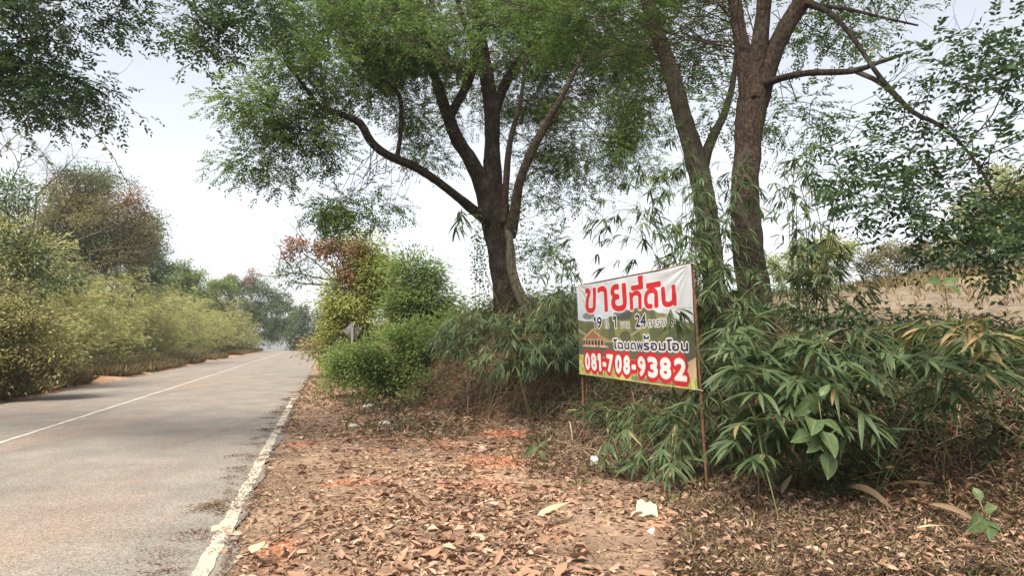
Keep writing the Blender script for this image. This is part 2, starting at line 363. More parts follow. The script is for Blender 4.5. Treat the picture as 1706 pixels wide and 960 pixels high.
# ------------------------------------------------------------------ trees
def fill_crown(blobs, L, W, rach, pairs, limbpts, csize=.45, droop=.35, simple=False, twigr=.007, dens=1.0):
    """blobs: (px, py, rx, ry, depth, half-depth in m, leaf area index). Leaf sprays in clumps, each clump on a twig from the nearest limb."""
    leaf, tw = MB(), MB(); lp = limbpts
    for (px, py, rx, ry, Y, dY, lai) in blobs:
        k = Y / FPX; c = at(px, py, Y); ax = A([rx * k, dY, ry * k])
        a_px = .5 * L * W / k ** 2; n = int(lai * dens * math.pi * rx * ry / (.5 * a_px))
        K = int(np.clip(1.1 * (ax[0] * ax[2] + ax[0] * ax[1] + ax[1] * ax[2]) / csize ** 2, 3, 160))
        d = nrm(R.normal(size=(K, 3))); cc = c + d * (R.uniform(0, 1, (K, 1)) ** (1 / 2.0)) * ax
        per = max(1, int(round(n / (K * (2 * pairs if not simple else 1)))))
        wgt = R.integers(max(1, int(per * .35)), int(per * 1.65) + 2, K)
        ci = np.repeat(cc, wgt, 0); m = len(ci)
        off = R.normal(size=(m, 3)) * csize * A([.5, .5, .38]); B = ci + off
        D = off / csize + .5 * nrm(ci - c) + .45 * rnd(m, 3) - A([0, 0, droop])
        D = D * A([1, 1, .75])
        if simple: leaf.add(*leaves(B, D, A([0, 0, 1.]) + .8 * rnd(m, 3), L * R.uniform(.6, 1.2, m), W * R.uniform(.7, 1.15, m), 0, bend=.15))
        else: leaf.add(*pinnate(B, D, rach * R.uniform(.7, 1.15, m), pairs, L, W, droop))
        if lp is not None:
            d2 = np.sqrt(((cc[:, None] - lp[None]) ** 2).sum(-1)); q = lp[(d2 * R.uniform(1, 1.35, d2.shape)).argmin(1)]
            u = np.linspace(0, 1, 7)[None, :, None]; ln = np.linalg.norm(cc - q, axis=1)[:, None, None]
            P = q[:, None] * (1 - u) + cc[:, None] * u + (u * (1 - u)) * A([0, 0, .35]) * ln
            P[:, 1:-1] += rnd(K, 5, 3) * .05 * ln + rnd(K, 1, 3) * .22 * ln * (u * (1 - u))[:, 1:-1] * 4
            tw.add(*tubes(P, np.linspace(1, .35, 7)[None] * twigr * np.clip(ln[:, :, 0] / 1.2, .6, 1.2), 5))
            # finer twigs into the clump
            nf = 4; fi = np.repeat(np.arange(K), nf); s0 = P[fi, R.integers(4, 7, K * nf)]; e0 = cc[fi] + R.normal(size=(K * nf, 3)) * csize * .6
            u = np.linspace(0, 1, 4)[None, :, None]; Q = s0[:, None] * (1 - u) + e0[:, None] * u + u * (1 - u) * .2 * rnd(K * nf, 1, 3)
            tw.add(*tubes(Q, np.broadcast_to(np.linspace(.4, .18, 4), (K * nf, 4)) * twigr, 3))
    return leaf, tw
def limb_line(ctrl, step):
    P = A([at(a, b, Y) for a, b, r, Y in ctrl]); rad = A([.8 * r * Y / FPX for a, b, r, Y in ctrl]); return smooth_line(P, rad, step)
def bark_tube(P, rad, sides, rough=.1, lobes=0.0):
    """a limb with flutes and lumps"""
    K = len(P); a = np.arange(sides) / sides * 2 * math.pi
    V, F = tubes(P, rad, sides)
    V = V.reshape(K, sides, 3); s = np.r_[0, np.cumsum(np.linalg.norm(np.diff(P, axis=0), axis=1))]
    ph = R.uniform(0, 9)
    g = np.stack(np.broadcast_arrays(s[:, None] * 1.0, np.cos(a)[None] * .22 + ph), -1); g2 = np.stack(np.broadcast_arrays(s[:, None] * 1.0, np.sin(a)[None] * .22 + ph), -1)
    nz = vnoise(g, .35, 5) * .6 + vnoise(g2, .3, 6) * .6 + vnoise(g * 3, .4, 7) * .25 + .3 * R.normal(size=(K, sides))
    k = 1 + rough * nz + lobes * np.cos(3 * a + ph + s[:, None] * .5) + lobes * .6 * np.cos(5 * a + ph * 2 - s[:, None] * .3)
    V = P[:, None] + (V - P[:, None]) * k[..., None]
    return V.reshape(-1, 3), F
def make_tree(name, label, base, limbs, mat, blobs, lm, leafargs, sides=26, extra=None, cat='tree'):
    e = empty(name, base, label, cat); pts = []; tr = e
    for pn, ctrl, bm in limbs:
        P, rad = limb_line(ctrl, .09 if pn == 'trunk' else .12)
        if pn in ('trunk', 'root'):                                    # run on down into the soil
            g = P[0].copy(); z1 = zg(g[0], g[1]) - .3
            if g[2] > z1:
                k = int((g[2] - z1) / .09) + 2; u = np.linspace(0, 1, k)[:-1, None]; lo_ = g.copy(); lo_[2] = z1
                P = np.vstack([lo_ * (1 - u) + g * u, P]); rad = np.r_[rad[0] * (1 + .5 * (1 - u[:, 0]) ** 2), rad]
        big = rad.max() > .08
        MB().add(*bark_tube(P, rad, sides if big else 8, .1, .07 if pn == 'trunk' else .03)).build(pn, bm or mat, tr, smooth=True)
        if pn == 'trunk': tr = e.children[0]
        pts.append(P[len(P) // 4 if pn != 'trunk' else -3:])
    lp = np.concatenate(pts)
    for bl, lmat, la in ([(blobs, lm, leafargs)] + (extra or [])):
        lf, tw = fill_crown(bl, limbpts=lp, **la)
        tag(lf.build('crown', lmat, e), kind='stuff'); tag(tw.build('twigs', M['twig'], e), kind='stuff')
    return e

# tree 1: big multi-stemmed tree on the bank
Y1 = 15.0
L1 = [('trunk', [(858, 560, 36, Y1), (849, 520, 30, Y1), (842, 480, 27, Y1), (835, 430, 26, Y1), (829, 385, 29, Y1), (824, 345, 31, Y1), (822, 310, 22, Y1)], None),
      ('limb', [(824, 350, 22, Y1), (821, 290, 19, Y1), (820, 240, 17, Y1), (819, 185, 16, Y1), (808, 110, 15, Y1), (797, 45, 14, Y1), (793, -40, 12, Y1), (800, -160, 8, Y1)], None),
      ('limb', [(818, 365, 20, Y1), (805, 310, 18, 14.9), (785, 268, 15, 14.8), (762, 232, 14, 14.7), (745, 190, 13, 14.6), (730, 145, 11, 14.4), (715, 90, 8, 14.2), (700, 20, 6, 14), (688, -70, 3, 14)], None),
      ('limb', [(748, 196, 10, 14.6), (772, 152, 9, 14.7), (789, 108, 9, 14.7), (786, 66, 8, 14.6), (768, 20, 6, 14.4), (750, -60, 4, 14.2)], None),
      ('limb', [(819, 200, 13, Y1), (838, 148, 10, 15.1), (862, 104, 9, 15.3), (880, 86, 7, 15.5), (915, 20, 5, 15.8), (960, -70, 3, 16)], None),
      ('limb', [(828, 380, 13, Y1), (797, 356, 11, 14.6), (760, 326, 9.5, 14), (722, 297, 9, 13.6), (690, 277, 9, 13.3), (645, 258, 8.5, 12.9), (618, 236, 8.5, 12.7), (600, 205, 8, 12.5), (568, 190, 7, 12.3), (535, 178, 5.5, 12.1), (512, 150, 4, 12), (478, 108, 2.5, 11.9)], None),
      ('limb', [(662, 262, 5, 13), (668, 215, 5, 13), (666, 160, 4.5, 13), (640, 132, 3.5, 12.9), (600, 85, 2.5, 12.8)], None),
      ('limb', [(848, 395, 14, 14.8), (858, 350, 11, 14.6), (864, 310, 10, 14.4), (880, 265, 9, 14.2), (906, 213, 8.5, 14), (938, 158, 6, 13.8), (972, 90, 4, 13.6)], M['bark_brown']),
      ('limb', [(840, 370, 8, 14.7), (843, 300, 7, 14.5), (850, 235, 6, 14.4), (868, 160, 4, 14.3), (880, 60, 3, 14.2)], M['bark_brown']),
      ('root', [(836, 350, 5, 14.9), (848, 395, 8, 14.65), (850, 440, 8, 14.5), (858, 478, 8, 14.5), (875, 512, 9, 14.4), (893, 548, 10, 14.3)], M['bark_grey']),
      ('root', [(840, 370, 4, 14.9), (852, 410, 6, 14.65), (857, 450, 6, 14.5), (868, 485, 6, 14.4), (888, 520, 7, 14.3), (905, 550, 8, 14.2)], M['bark_grey'])]
B1 = [(430, 170, 55, 70, 12, .9, 2.2), (432, 260, 50, 55, 12, .8, 1.8), (505, 120, 75, 80, 12.2, 1.2, 2), (550, 240, 60, 55, 12.4, .8, 1.6), (552, 330, 32, 60, 12.4, .5, 2.2), (560, 375, 26, 24, 12.4, .4, 1.6),
      (470, 295, 42, 32, 12.1, .6, .9), (480, 215, 60, 55, 12.1, .8, 1.6),
      (640, 330, 42, 46, 13, .6, .9), (610, 150, 70, 60, 13, 1.0, 1.3), (600, 40, 120, 80, 12.6, 1.5, 2.2), (690, 190, 45, 70, 14, .8, 1.3), (730, 40, 110, 90, 14, 1.6, 2.2), (720, 260, 40, 40, 15, .6, 1.2),
      (860, 30, 110, 90, 15.5, 1.6, 2), (900, 150, 80, 90, 16, 1.4, 2.2), (960, 240, 80, 80, 15.5, 1.2, 1.7), (1010, 60, 100, 80, 15.6, 1.3, 1.6), (680, 100, 80, 60, 13.6, 1, 1.8), (950, 330, 40, 40, 15.4, .6, 1), (900, 290, 55, 60, 16, 1, 1.2), (915, 400, 45, 55, 15.2, .7, .8), (1040, 150, 90, 110, 16, 1.4, 1.5), (1060, 270, 60, 60, 15.6, 1, 1.3),
      (770, 170, 50, 60, 16, 1, 1.2), (560, -110, 200, 110, 12.5, 2, .7), (800, -140, 230, 110, 14.5, 2.4, .7)]
t1 = make_tree('shade_tree', 'big dark multi-stemmed tree with spreading crown on the bank behind the road sign', hit(855, 525), L1, M['bark_dark'], B1, M['tree_leaf'],
               dict(L=.066, W=.029, rach=.22, pairs=5, csize=.36, droop=.16, dens=1.0))
# liana stems and a curtain of small creeper leaves beside the trunk
# trees 2 and 3
Y2 = 9.5
L2 = [('trunk', [(1266, 580, 40, Y2), (1262, 530, 35, Y2), (1255, 470, 32, Y2), (1246, 400, 30, Y2), (1243, 320, 29, Y2), (1248, 240, 28, Y2), (1255, 170, 30, Y2), (1260, 120, 26, Y2)], None),
      ('limb', [(1250, 170, 20, Y2), (1242, 110, 18, Y2), (1232, 55, 15, 9.6), (1224, 0, 14, 9.6), (1212, -100, 10, 9.7)], None),
      ('limb', [(1258, 165, 20, 9.4), (1262, 100, 19, 9.4), (1268, 50, 17, 9.3), (1273, 0, 16, 9.2), (1285, -110, 11, 9)], None),
      ('limb', [(1262, 175, 22, Y2), (1280, 110, 20, 9.4), (1302, 58, 19, 9.3), (1338, 0, 18, 9.2), (1400, -90, 13, 9)], None),
      ('limb', [(1268, 140, 10, 9.4), (1300, 130, 8, 9.1), (1345, 121, 7.5, 8.8), (1420, 118, 6.5, 8.3), (1462, 104, 5, 8.1), (1502, 91, 3.5, 8)], M['bark_dark']),
      ('limb', [(1425, 118, 5, 8.3), (1470, 140, 5, 8), (1520, 186, 5, 7.7), (1568, 210, 4, 7.4), (1620, 262, 3, 7.2), (1665, 340, 2, 7)], M['bark_dark']),
      ('limb', [(1338, 2, 10, 9.2), (1378, 18, 6, 8.8), (1410, 48, 5.5, 8.4), (1440, 90, 5, 8.2), (1466, 128, 5, 8), (1510, 175, 4, 7.8)], M['bark_dark']),
      ('limb', [(1360, 8, 5, 9), (1410, 14, 4, 8.6), (1460, 26, 3, 8.2), (1530, 42, 2, 8)], M['bark_dark'])]
B2 = [(1140, 50, 75, 80, 10.9, .5, 1.5), (1000, 40, 100, 90, 9.6, .8, 1.9), (850, 15, 90, 60, 8.6, 1.1, 1.6), (1180, 180, 40, 40, 10, .6, 1), (1320, 190, 60, 50, 10.5, .8, 1.4),
      (1400, 60, 70, 60, 10, .9, 1.4), (1140, -130, 220, 80, 9.8, 2, 1.0), (1420, -110, 200, 90, 9, 2, 1.1), (520, 20, 90, 60, 8.2, .9, 1.5), (660, 10, 100, 50, 8.4, .9, 1.7)]
B2b = [(1510, 240, 90, 50, 7.4, .6, 1.0), (1610, 170, 90, 60, 7.2, .7, 1.1), (1660, 70, 70, 60, 7.2, .7, 1.2), (1570, 80, 40, 40, 7.6, .5, .7), (1470, 320, 70, 50, 7.3, .6, 1.2), (1580, 330, 90, 60, 7, .6, 1.3), (1480, 395, 60, 26, 7.3, .5, .8),
       (1670, 270, 60, 70, 6.8, .6, 1.2), (1690, 380, 50, 70, 6.8, .5, 1.6), (1640, 410, 40, 34, 6.9, .4, 1), (1470, 25, 50, 30, 8, .5, .6), (1400, 250, 40, 60, 8, .6, .8), (1780, 220, 80, 200, 6.8, .8, 1)]
b2 = hit(1258, 590); b2 = at(1262, 560, Y2); b2[2] = zg(b2[0], b2[1])
t2 = make_tree('fork_tree', 'stout brown tree forking into three stems behind the banner and bamboo', b2, L2, M['bark_brown'], B2, M['canopy_leaf'],
               dict(L=.062, W=.027, rach=.24, pairs=6, csize=.36, droop=.16),
               extra=[(B2b, M['dark_leaf'], dict(L=.085, W=.042, rach=.26, pairs=4, csize=.34, droop=.12, dens=1.0))])
Y3 = 10.2
L3 = [('trunk', [(1200, 580, 27, Y3), (1193, 520, 24, Y3), (1187, 450, 22, Y3), (1180, 390, 22, Y3), (1171, 320, 21, Y3), (1160, 270, 21, Y3), (1141, 205, 18, Y3), (1117, 115, 16, Y3), (1094, 50, 15, Y3), (1076, -10, 14, Y3), (1050, -110, 9, Y3)], None),
      ('limb', [(1168, 290, 13, Y3), (1178, 250, 11, Y3), (1190, 222, 10, 10.3), (1206, 190, 8, 10.4), (1222, 130, 6, 10.5), (1230, 40, 4, 10.6)], None)]
B3 = [(1070, 130, 55, 70, 11.4, .6, 1.3), (980, -70, 110, 70, 10.2, 1.3, 1.2), (1190, 90, 40, 60, 11.2, .6, 1.2)]
b3 = at(1198, 560, Y3); b3[2] = zg(b3[0], b3[1])
t3 = make_tree('leaning_tree', 'slimmer grey tree leaning over the top corner of the banner', b3, L3, M['bark_grey'], B3, M['tree_leaf'],
               dict(L=.066, W=.029, rach=.22, pairs=5, csize=.36, droop=.16, dens=1.0))
# overhanging tree whose trunk stands left of the road, out of the frame
YL = 9.0
LL = [('trunk', [(-440, 640, 30, 10), (-425, 500, 25, 10), (-390, 380, 23, 10), (-395, 240, 21, 9.9), (-360, 120, 17, 9.8), (-345, -20, 14, 9.7), (-370, -140, 8, 9.8)], None),
      ('limb', [(-395, 240, 14, 9.9), (-280, 160, 10, 9.5), (-150, 120, 8, 9.2), (-20, 105, 6, 9), (60, 115, 4, 8.8), (120, 130, 3, 8.7), (180, 160, 2, 8.6)], None),
      ('limb', [(-345, -20, 12, 9.7), (-200, -70, 9, 9.2), (0, -90, 7, 8.6), (200, -70, 5, 8.2), (300, -10, 3, 8), (340, 40, 2, 7.9)], None)]
BL = [(20, 60, 70, 70, 8.8, .7, 1.5), (20, 150, 60, 55, 8.9, .6, 1.6), (100, 130, 60, 50, 8.7, .6, 1.5), (180, 165, 40, 32, 8.6, .4, 1.2), (110, 20, 90, 30, 8.4, .7, 1.3), (215, 20, 50, 36, 8.2, .5, 1.3), (310, 30, 60, 40, 8, .6, 1.7), (335, 70, 30, 28, 7.9, .4, 1.4), (420, 20, 70, 36, 8, .6, 1.6),
      (70, 185, 50, 22, 8.7, .4, 1.0), (-120, 100, 110, 120, 9.2, 1.0, 1.3), (150, -90, 260, 80, 8.6, 1.6, .9), (-300, -60, 150, 110, 9.5, 1.3, .4), (-430, 90, 130, 130, 10, 1.3, .4), (-520, -60, 150, 120, 10.2, 1.3, .4)]
bL = at(-420, 600, 10); bL[2] = zg(bL[0], bL[1])
tL = make_tree('overhanging_tree', 'dark leafy branches hanging into the top left corner over the road', bL, LL, M['bark_dark'], BL, M['dark_leaf'],
               dict(L=.072, W=.033, rach=.2, pairs=4, csize=.34, droop=.14, dens=1.75))

# ------------------------------------------------------------------ the banner
SW, SH = 3.03, 1.28
def text_tris(txt):
    c = bpy.data.curves.new('type', 'FONT'); c.body = txt; c.resolution_u = 4
    o = bpy.data.objects.new('type', c); COL.objects.link(o)
    dg = bpy.context.evaluated_depsgraph_get(); me = o.evaluated_get(dg).to_mesh(); me.calc_loop_triangles()
    v = A([p.co[:2] for p in me.vertices]); f = A([t.vertices[:] for t in me.loop_triangles])
    o.evaluated_get(dg).to_mesh_clear(); bpy.data.objects.remove(o); bpy.data.curves.remove(c)
    return v, f
GW, GH = 1212, 513                                     # print raster, 2.5 mm
def raster(v, f, m=None):
    m = np.zeros((GH, GW), bool) if m is None else m
    for t in f:
        a, b, c = v[t]; x0, x1 = int(max(0, np.floor(min(a[0], b[0], c[0])))), int(min(GW - 1, np.ceil(max(a[0], b[0], c[0]))))
        y0, y1 = int(max(0, np.floor(min(a[1], b[1], c[1])))), int(min(GH - 1, np.ceil(max(a[1], b[1], c[1]))))
        if x1 < x0 or y1 < y0: continue
        gy, gx = np.mgrid[y0:y1 + 1, x0:x1 + 1]
        e = lambda p, q: (q[0] - p[0]) * (gy - p[1]) - (q[1] - p[1]) * (gx - p[0])
        w0, w1, w2 = e(a, b), e(b, c), e(c, a)
        m[y0:y1 + 1, x0:x1 + 1] |= ((w0 >= -1e-6) & (w1 >= -1e-6) & (w2 >= -1e-6)) | ((w0 <= 1e-6) & (w1 <= 1e-6) & (w2 <= 1e-6))
    return m
def put(txt, u0, v0, u1, v1, ref=None, m=None, shear=0):
    """fit txt (or its reference string's box) into a print box, v down from the top"""
    v, f = text_tris(txt); r, _ = text_tris(ref or txt); lo, hi = r.min(0), r.max(0)
    q = (v - lo) / (hi - lo); out = np.stack([(u0 + q[:, 0] * (u1 - u0)) * GW, (v1 - q[:, 1] * (v1 - v0)) * GH], -1)
    return raster(out, f, m)
def dil(m, r):
    out = m.copy()
    while r > 0:
        s = min(r, 3); base = out.copy()
        for dy in range(-3, 4):
            for dx in range(-3, 4):
                if dx * dx + dy * dy <= s * s + .5: out |= np.roll(np.roll(base, dy, 0), dx, 1)
        r -= s
    return out
vv, uu = np.mgrid[0:GH, 0:GW]; vv = (vv + .5) / GH; uu = (uu + .5) / GW
pu = np.stack([uu * SW, vv * SH], -1)
n1 = vnoise(pu, .35, 41) * .6 + vnoise(pu, .12, 42) * .3 + vnoise(pu, .05, 43) * .2
img = np.ones((GH, GW, 3)) * A([.47, .49, .52]) + (n1 * .07)[..., None]
def lay(mask, colr, k=1.0):
    kk = (A(mask, float) * k)[..., None]; img[:] = img * (1 - kk) + A(colr) * kk
lay(sstep((vv - .05) / .3) * (1 - sstep((uu - .25) / .3)), (.36, .44, .54), .5)
hill = .36 + .05 * np.sin(uu * 7 + .5) + .03 * n1 + .06 * sstep((uu - .7) / .3)
lay(sstep((vv - hill) / .012), (.105, .115, .05)); lay(sstep((vv - hill) / .02) * (n1 > .1), (.17, .18, .065), .8)
lay(sstep((vv - hill) / .02) * (vnoise(pu, .22, 47) > .35), (.075, .085, .045), .8)
lay((np.abs(vv - (.5 + .12 * np.sin(uu * 5))) < .012) & (vv > hill), (.36, .34, .24), .6)
lay(((uu - .47) ** 2 / .09 ** 2 + (vv - .36) ** 2 / .05 ** 2 < 1 + .5 * n1), (.05, .055, .05), .85)
lay(((uu - .13) ** 2 / .07 ** 2 + (vv - .35) ** 2 / .04 ** 2 < 1 + .5 * n1), (.08, .08, .06), .8)
lay(((uu - .9) ** 2 / .13 ** 2 + (vv - .64) ** 2 / .14 ** 2 < 1 + .6 * n1), (.06, .075, .045), .85)
lay(((uu - .48) ** 2 / .05 ** 2 + (vv - .57) ** 2 / .05 ** 2 < 1 + .5 * n1), (.05, .06, .035), .85)
lay((vv > .66 + .01 * n1) & (vv < .80), (.085, .082, .065), .9)
gr = vnoise(pu * A([3, 1]), .05, 45)
lay(sstep((vv - .775 - .02 * n1) / .02), (.33, .36, .10)); lay((vv > .79) & (gr > .15), (.5, .48, .2), .6); lay((vv > .79) & (gr < -.4), (.12, .17, .05), .6)
lay((uu > .93) & (vv > .74 + (1 - uu) * .8) & (vv < .90), (.5, .36, .24), .9)
lay((uu > .53) & (uu < .86) & (vv > .945) & (vv < .985), (.13, .12, .09), .8)
# thatched pavilion
def roof(uc, v0, w_, h_): return (vv > v0) & (vv < v0 + h_) & (np.abs(uu - uc) < w_ * (vv - v0) / h_)
lay(roof(.175, .485, .135, .13), (.42, .27, .17)); lay(roof(.175, .505, .10, .10), (.24, .12, .065)); lay(roof(.26, .56, .10, .06), (.30, .17, .10))
lay((np.abs(uu - .185) < .115) & (vv > .615) & (vv < .67), (.05, .035, .03)); 
for k_ in range(7): lay((np.abs(uu - .085 - .034 * k_) < .004) & (vv > .60) & (vv < .68), (.5, .36, .24))
lay((np.abs(uu - .185) < .14) & (vv > .665) & (vv < .685) & (gr > -.3), (.55, .42, .3))
# writing
RED, NAVY, WHITE = (.42, .016, .024), (.012, .014, .05), (.64, .62, .60)
m1 = put('ขาย', .092, .055, .505, .310); m1 = put('ทดน', .540, .152, .888, .312, m=m1)
def bar(m, u0, v0, u1, v1): m |= (uu > u0) & (uu < u1) & (vv > v0) & (vv < v1)
bar(m1, .560, .100, .648, .125); bar(m1, .622, .072, .648, .125); bar(m1, .618, .018, .648, .052); bar(m1, .680, .102, .785, .128)
m1 = dil(m1, 7); lay(dil(m1, 5), WHITE); lay(m1, RED)
def one(m, u0, v0, u1, v1, t):
    bar(m, u1 - t, v0, u1, v1); m |= (vv > v0) & (vv < v0 + .45 * (v1 - v0)) & (uu > u0) & (uu < u1) & (np.abs((vv - v0) - (u1 - t * .6 - uu) / (u1 - u0) * .28 * (v1 - v0)) < .13 * (v1 - v0))
m2 = put('9', .228, .368, .270, .480); one(m2, .192, .368, .212, .480, .008); one(m2, .383, .368, .403, .480, .008); put('24', .580, .368, .672, .480, m=m2)
m2 = dil(m2, 3); s2 = put('ไร', .298, .412, .342, .480, m=None); bar(s2, .330, .388, .335, .408); put('งาน', .437, .432, .522, .482, m=s2); put('ตารางวา', .690, .428, .884, .484, m=s2); s2 = dil(s2, 1)
lay(dil(m2, 5) | dil(s2, 4), WHITE); lay(m2 | s2, NAVY)
m3 = put('โฉนดพรอมโอน', .372, .600, .950, .692); 
t_all, t_a, t_b = (text_tris(q)[0] for q in ('โฉนดพรอมโอน', 'โฉนดพ', 'โฉนดพร')); wf = lambda x_: .372 + (x_ - t_all[:, 0].min()) / np.ptp(t_all[:, 0]) * .578
ra, rb = wf(t_a[:, 0].max()) + .006, wf(t_b[:, 0].max()); bar(m3, ra + .004, .584, rb, .590); bar(m3, rb - .006, .566, rb, .590); bar(m3, ra + .004, .566, ra + .018, .573); bar(m3, ra + .012, .566, ra + .017, .588); m3 = dil(m3, 3)
lay(dil(m3, 6), WHITE); lay(m3, NAVY)
x_ = [.072, .140, .212, .262, .302, .380, .456, .532, .585, .672, .760, .856]; wd = [.056, .058, .034, .034, .062, .060, .060, .036, .072, .074, .076, .082]
m4 = np.zeros((GH, GW), bool)
for ch, xx, ww in zip('081-708-9382', x_, wd):
    if ch == '-': bar(m4, xx + .004, .848, xx + ww - .004, .872)
    elif ch == '1': one(m4, xx + .004, .763, xx + ww - .006, .926, .012)
    else: put(ch, xx + .006, .763, xx + ww - .004, .926, m=m4)
m4 = dil(m4, 6); lay(dil(m4, 22), RED); lay(m4, (.66, .62, .60))
img = img * (1 - .10 * np.clip(vnoise(pu, .5, 48) + .3 * vnoise(pu, .1, 49), 0, 1))[..., None]        # grime
img = img.reshape(GH // 3, 3, GW // 3, 3, 3).mean((1, 3))
gh, gw = img.shape[:2]
TL, TR_, BR, BL_ = at(961.4, 476.3, 9.9), at(1151, 439.5, 7), at(1162, 650.9, 7), at(965.3, 623.8, 9.9)
vq, uq = np.mgrid[0:gh, 0:gw]; vq = vq / (gh - 1); uq = uq / (gw - 1)
Pb = (TL * (1 - uq[..., None]) + TR_ * uq[..., None]) * (1 - vq[..., None]) + (BL_ * (1 - uq[..., None]) + BR * uq[..., None]) * vq[..., None]
nb = nrm(np.cross(BL_ - TL, TR_ - TL)); nb = nb if nb[1] < 0 else -nb
q2 = np.stack([uq * SW, vq * SH], -1)
rd = np.hypot((1 - uq) * SW, vq * SH); an = np.arctan2(vq * SH, (1 - uq) * SW + 1e-3)
wr = vnoise(q2, .7, 51) * .018 + vnoise(q2 * A([1, .5]), .22, 52) * .006 + .010 * np.sin(an * 22) * np.exp(-rd / .45) * sstep(rd / .1)
rd2 = np.hypot(uq * SW, vq * SH); wr += .007 * np.sin(np.arctan2(vq * SH, uq * SW + 1e-3) * 18) * np.exp(-rd2 / .4) * sstep(rd2 / .1)
Pb += nb * (wr * np.sin(np.clip(uq, 0, 1) * math.pi) ** .3)[..., None]
Pb[..., 2] -= .02 * np.sin(uq * math.pi) * (1 - vq)
i = np.arange(gh - 1)[:, None] * gw; j = np.arange(gw - 1)[None]
Fb = np.stack([i + j, i + j + gw, i + j + gw + 1, i + j, i + j + gw + 1, i + j + 1], -1).reshape(-1, 3)
gl = hit(968, 735); base_s = (Pb[0, 0] + Pb[0, -1]) / 2; base_s[2] = zg(base_s[0], base_s[1])
sign = empty('land_sale_banner', base_s, 'printed vinyl land-for-sale banner with red phone number on two thin rusty posts', 'banner')
m, nt, b = newmat('banner_print'); a2 = nt.nodes.new('ShaderNodeAttribute'); a2.attribute_name = 'tint'; nt.links.new(a2.outputs['Color'], b.inputs['Base Color'])
b.inputs['Roughness'].default_value = .55; b.inputs['Specular IOR Level'].default_value = .3
sheet = MB().add(Pb.reshape(-1, 3), Fb).build('vinyl_sheet', m, sign, smooth=True, col=img.reshape(-1, 3))
rust = noisemat('rust', [(.05, .025, .016), (.15, .07, .04), (.22, .13, .085)], 30, .8, .5, .004)
def rod(name, p, q, r, mat, parent, sides=8, wob=0):
    u = np.linspace(0, 1, 9)[:, None]; P = A(p) * (1 - u) + A(q) * u; P[1:-1] += rnd(7, 3) * wob
    return MB().add(*tubes(P, np.full(9, r), sides)).build(name, mat, parent, smooth=True)
back = -nb * .035; along = nrm(TR_ - TL)
for (tp, bt, px, py) in ((TR_, BR, 1176, 806), (TL, BL_, 969, 733)):
    e_ = at(px, py, bt[1]); e_[2] = zg(e_[0], e_[1]) - .15; inn = along * (-.035 if px > 1100 else .03); rod('post', tp + back + inn + A([0, 0, .0]), e_ + back + inn * .6, .015, rust, sign)
rod('top_rail', TL + back * .55, TR_ + back * .55, .011, rust, sign); rod('bottom_rail', BL_ + back * .6 + A([0, 0, .02]), BR + back * .6 + A([0, 0, .02]), .011, rust, sign)
tie = noisemat('tie', [(.5, .48, .45), (.6, .58, .55)], 20)
for uu_, vv_ in ((0, 0), (1, 0), (0, 1), (1, 1)):
    p0 = Pb[int(vv_ * (gh - 1)), int(uu_ * (gw - 1))]; rod('tie', p0 + nb * .006 + A([0, 0, .012]), p0 + back * 1.8 + A([0, 0, -.01]), .004, tie, sheet, 5)

# diamond road sign seen from behind
dp = hit(588, 640); Yd = 26.0; c0 = at(588, 552, Yd)
g0 = A([c0[0], c0[1], zg(c0[0], c0[1])])
ds = empty('road_sign', g0, 'grey back of a diamond road sign on a white post among green bushes', 'road sign')
metal = noisemat('sign_metal', [(.13, .135, .14), (.17, .175, .18)], 8, .5, .1); postm = noisemat('post_paint', [(.22, .215, .2), (.3, .29, .27)], 10, .7, .2)
h_ = .37; o4 = A([[0, 0, h_], [h_, 0, 0], [0, 0, -h_], [-h_, 0, 0]]); rot = lambda v: np.stack([v[:, 0] * .98 - v[:, 1] * .2, v[:, 0] * .2 + v[:, 1] * .98, v[:, 2]], -1)
pl = np.concatenate([o4 * .98 + A([0, -.012, 0]), o4 + A([0, .012, 0])])
plate = MB().add(rot(pl) + c0, [[0, 2, 1], [0, 3, 2], [4, 5, 6], [4, 6, 7]] + [x for k in range(4) for x in ([k, (k + 1) % 4, 4 + (k + 1) % 4], [k, 4 + (k + 1) % 4, 4 + k])]).build('plate', metal, ds)
rod('post', c0 + A([0, -.05, .33]), g0 + A([0, -.05, -.2]), .05, postm, ds, 10)
for dz in (.2, -.2):
    rod('bracket', c0 + A([-.17, -.022, dz]), c0 + A([.17, -.022, dz]), .012, metal, plate, 6)

# ------------------------------------------------------------------ bamboo
def fan_leaves(B, Hd, L, Wd, nmin=4, nmax=8, droop=.55, spread=1.15, detail=1):
    """at each branchlet tip a drooping fan of lance-shaped leaves"""
    n = len(B); cnt = R.integers(nmin, nmax + 1, n); ix = np.repeat(np.arange(n), cnt); m = len(ix)
    H = nrm(Hd)[ix]; S = nrm(np.cross(H, A([0, 0, 1.]) + .3 * rnd(n, 3)[ix])); a = R.uniform(-1, 1, m) * spread
    D = H * np.cos(a)[:, None] + S * np.sin(a)[:, None] - A([0, 0, 1.]) * (droop * R.uniform(.3, 1.5, m))[:, None] + .15 * rnd(m, 3)
    base = B[ix] - H * (R.uniform(0, .35, m) * L)[:, None]
    ll = L * R.uniform(.55, 1.15, m); N_ = A([0, 0, 1.]) + .6 * rnd(m, 3) + .5 * H
    return base, D, N_, ll, Wd * R.uniform(.8, 1.15, m)
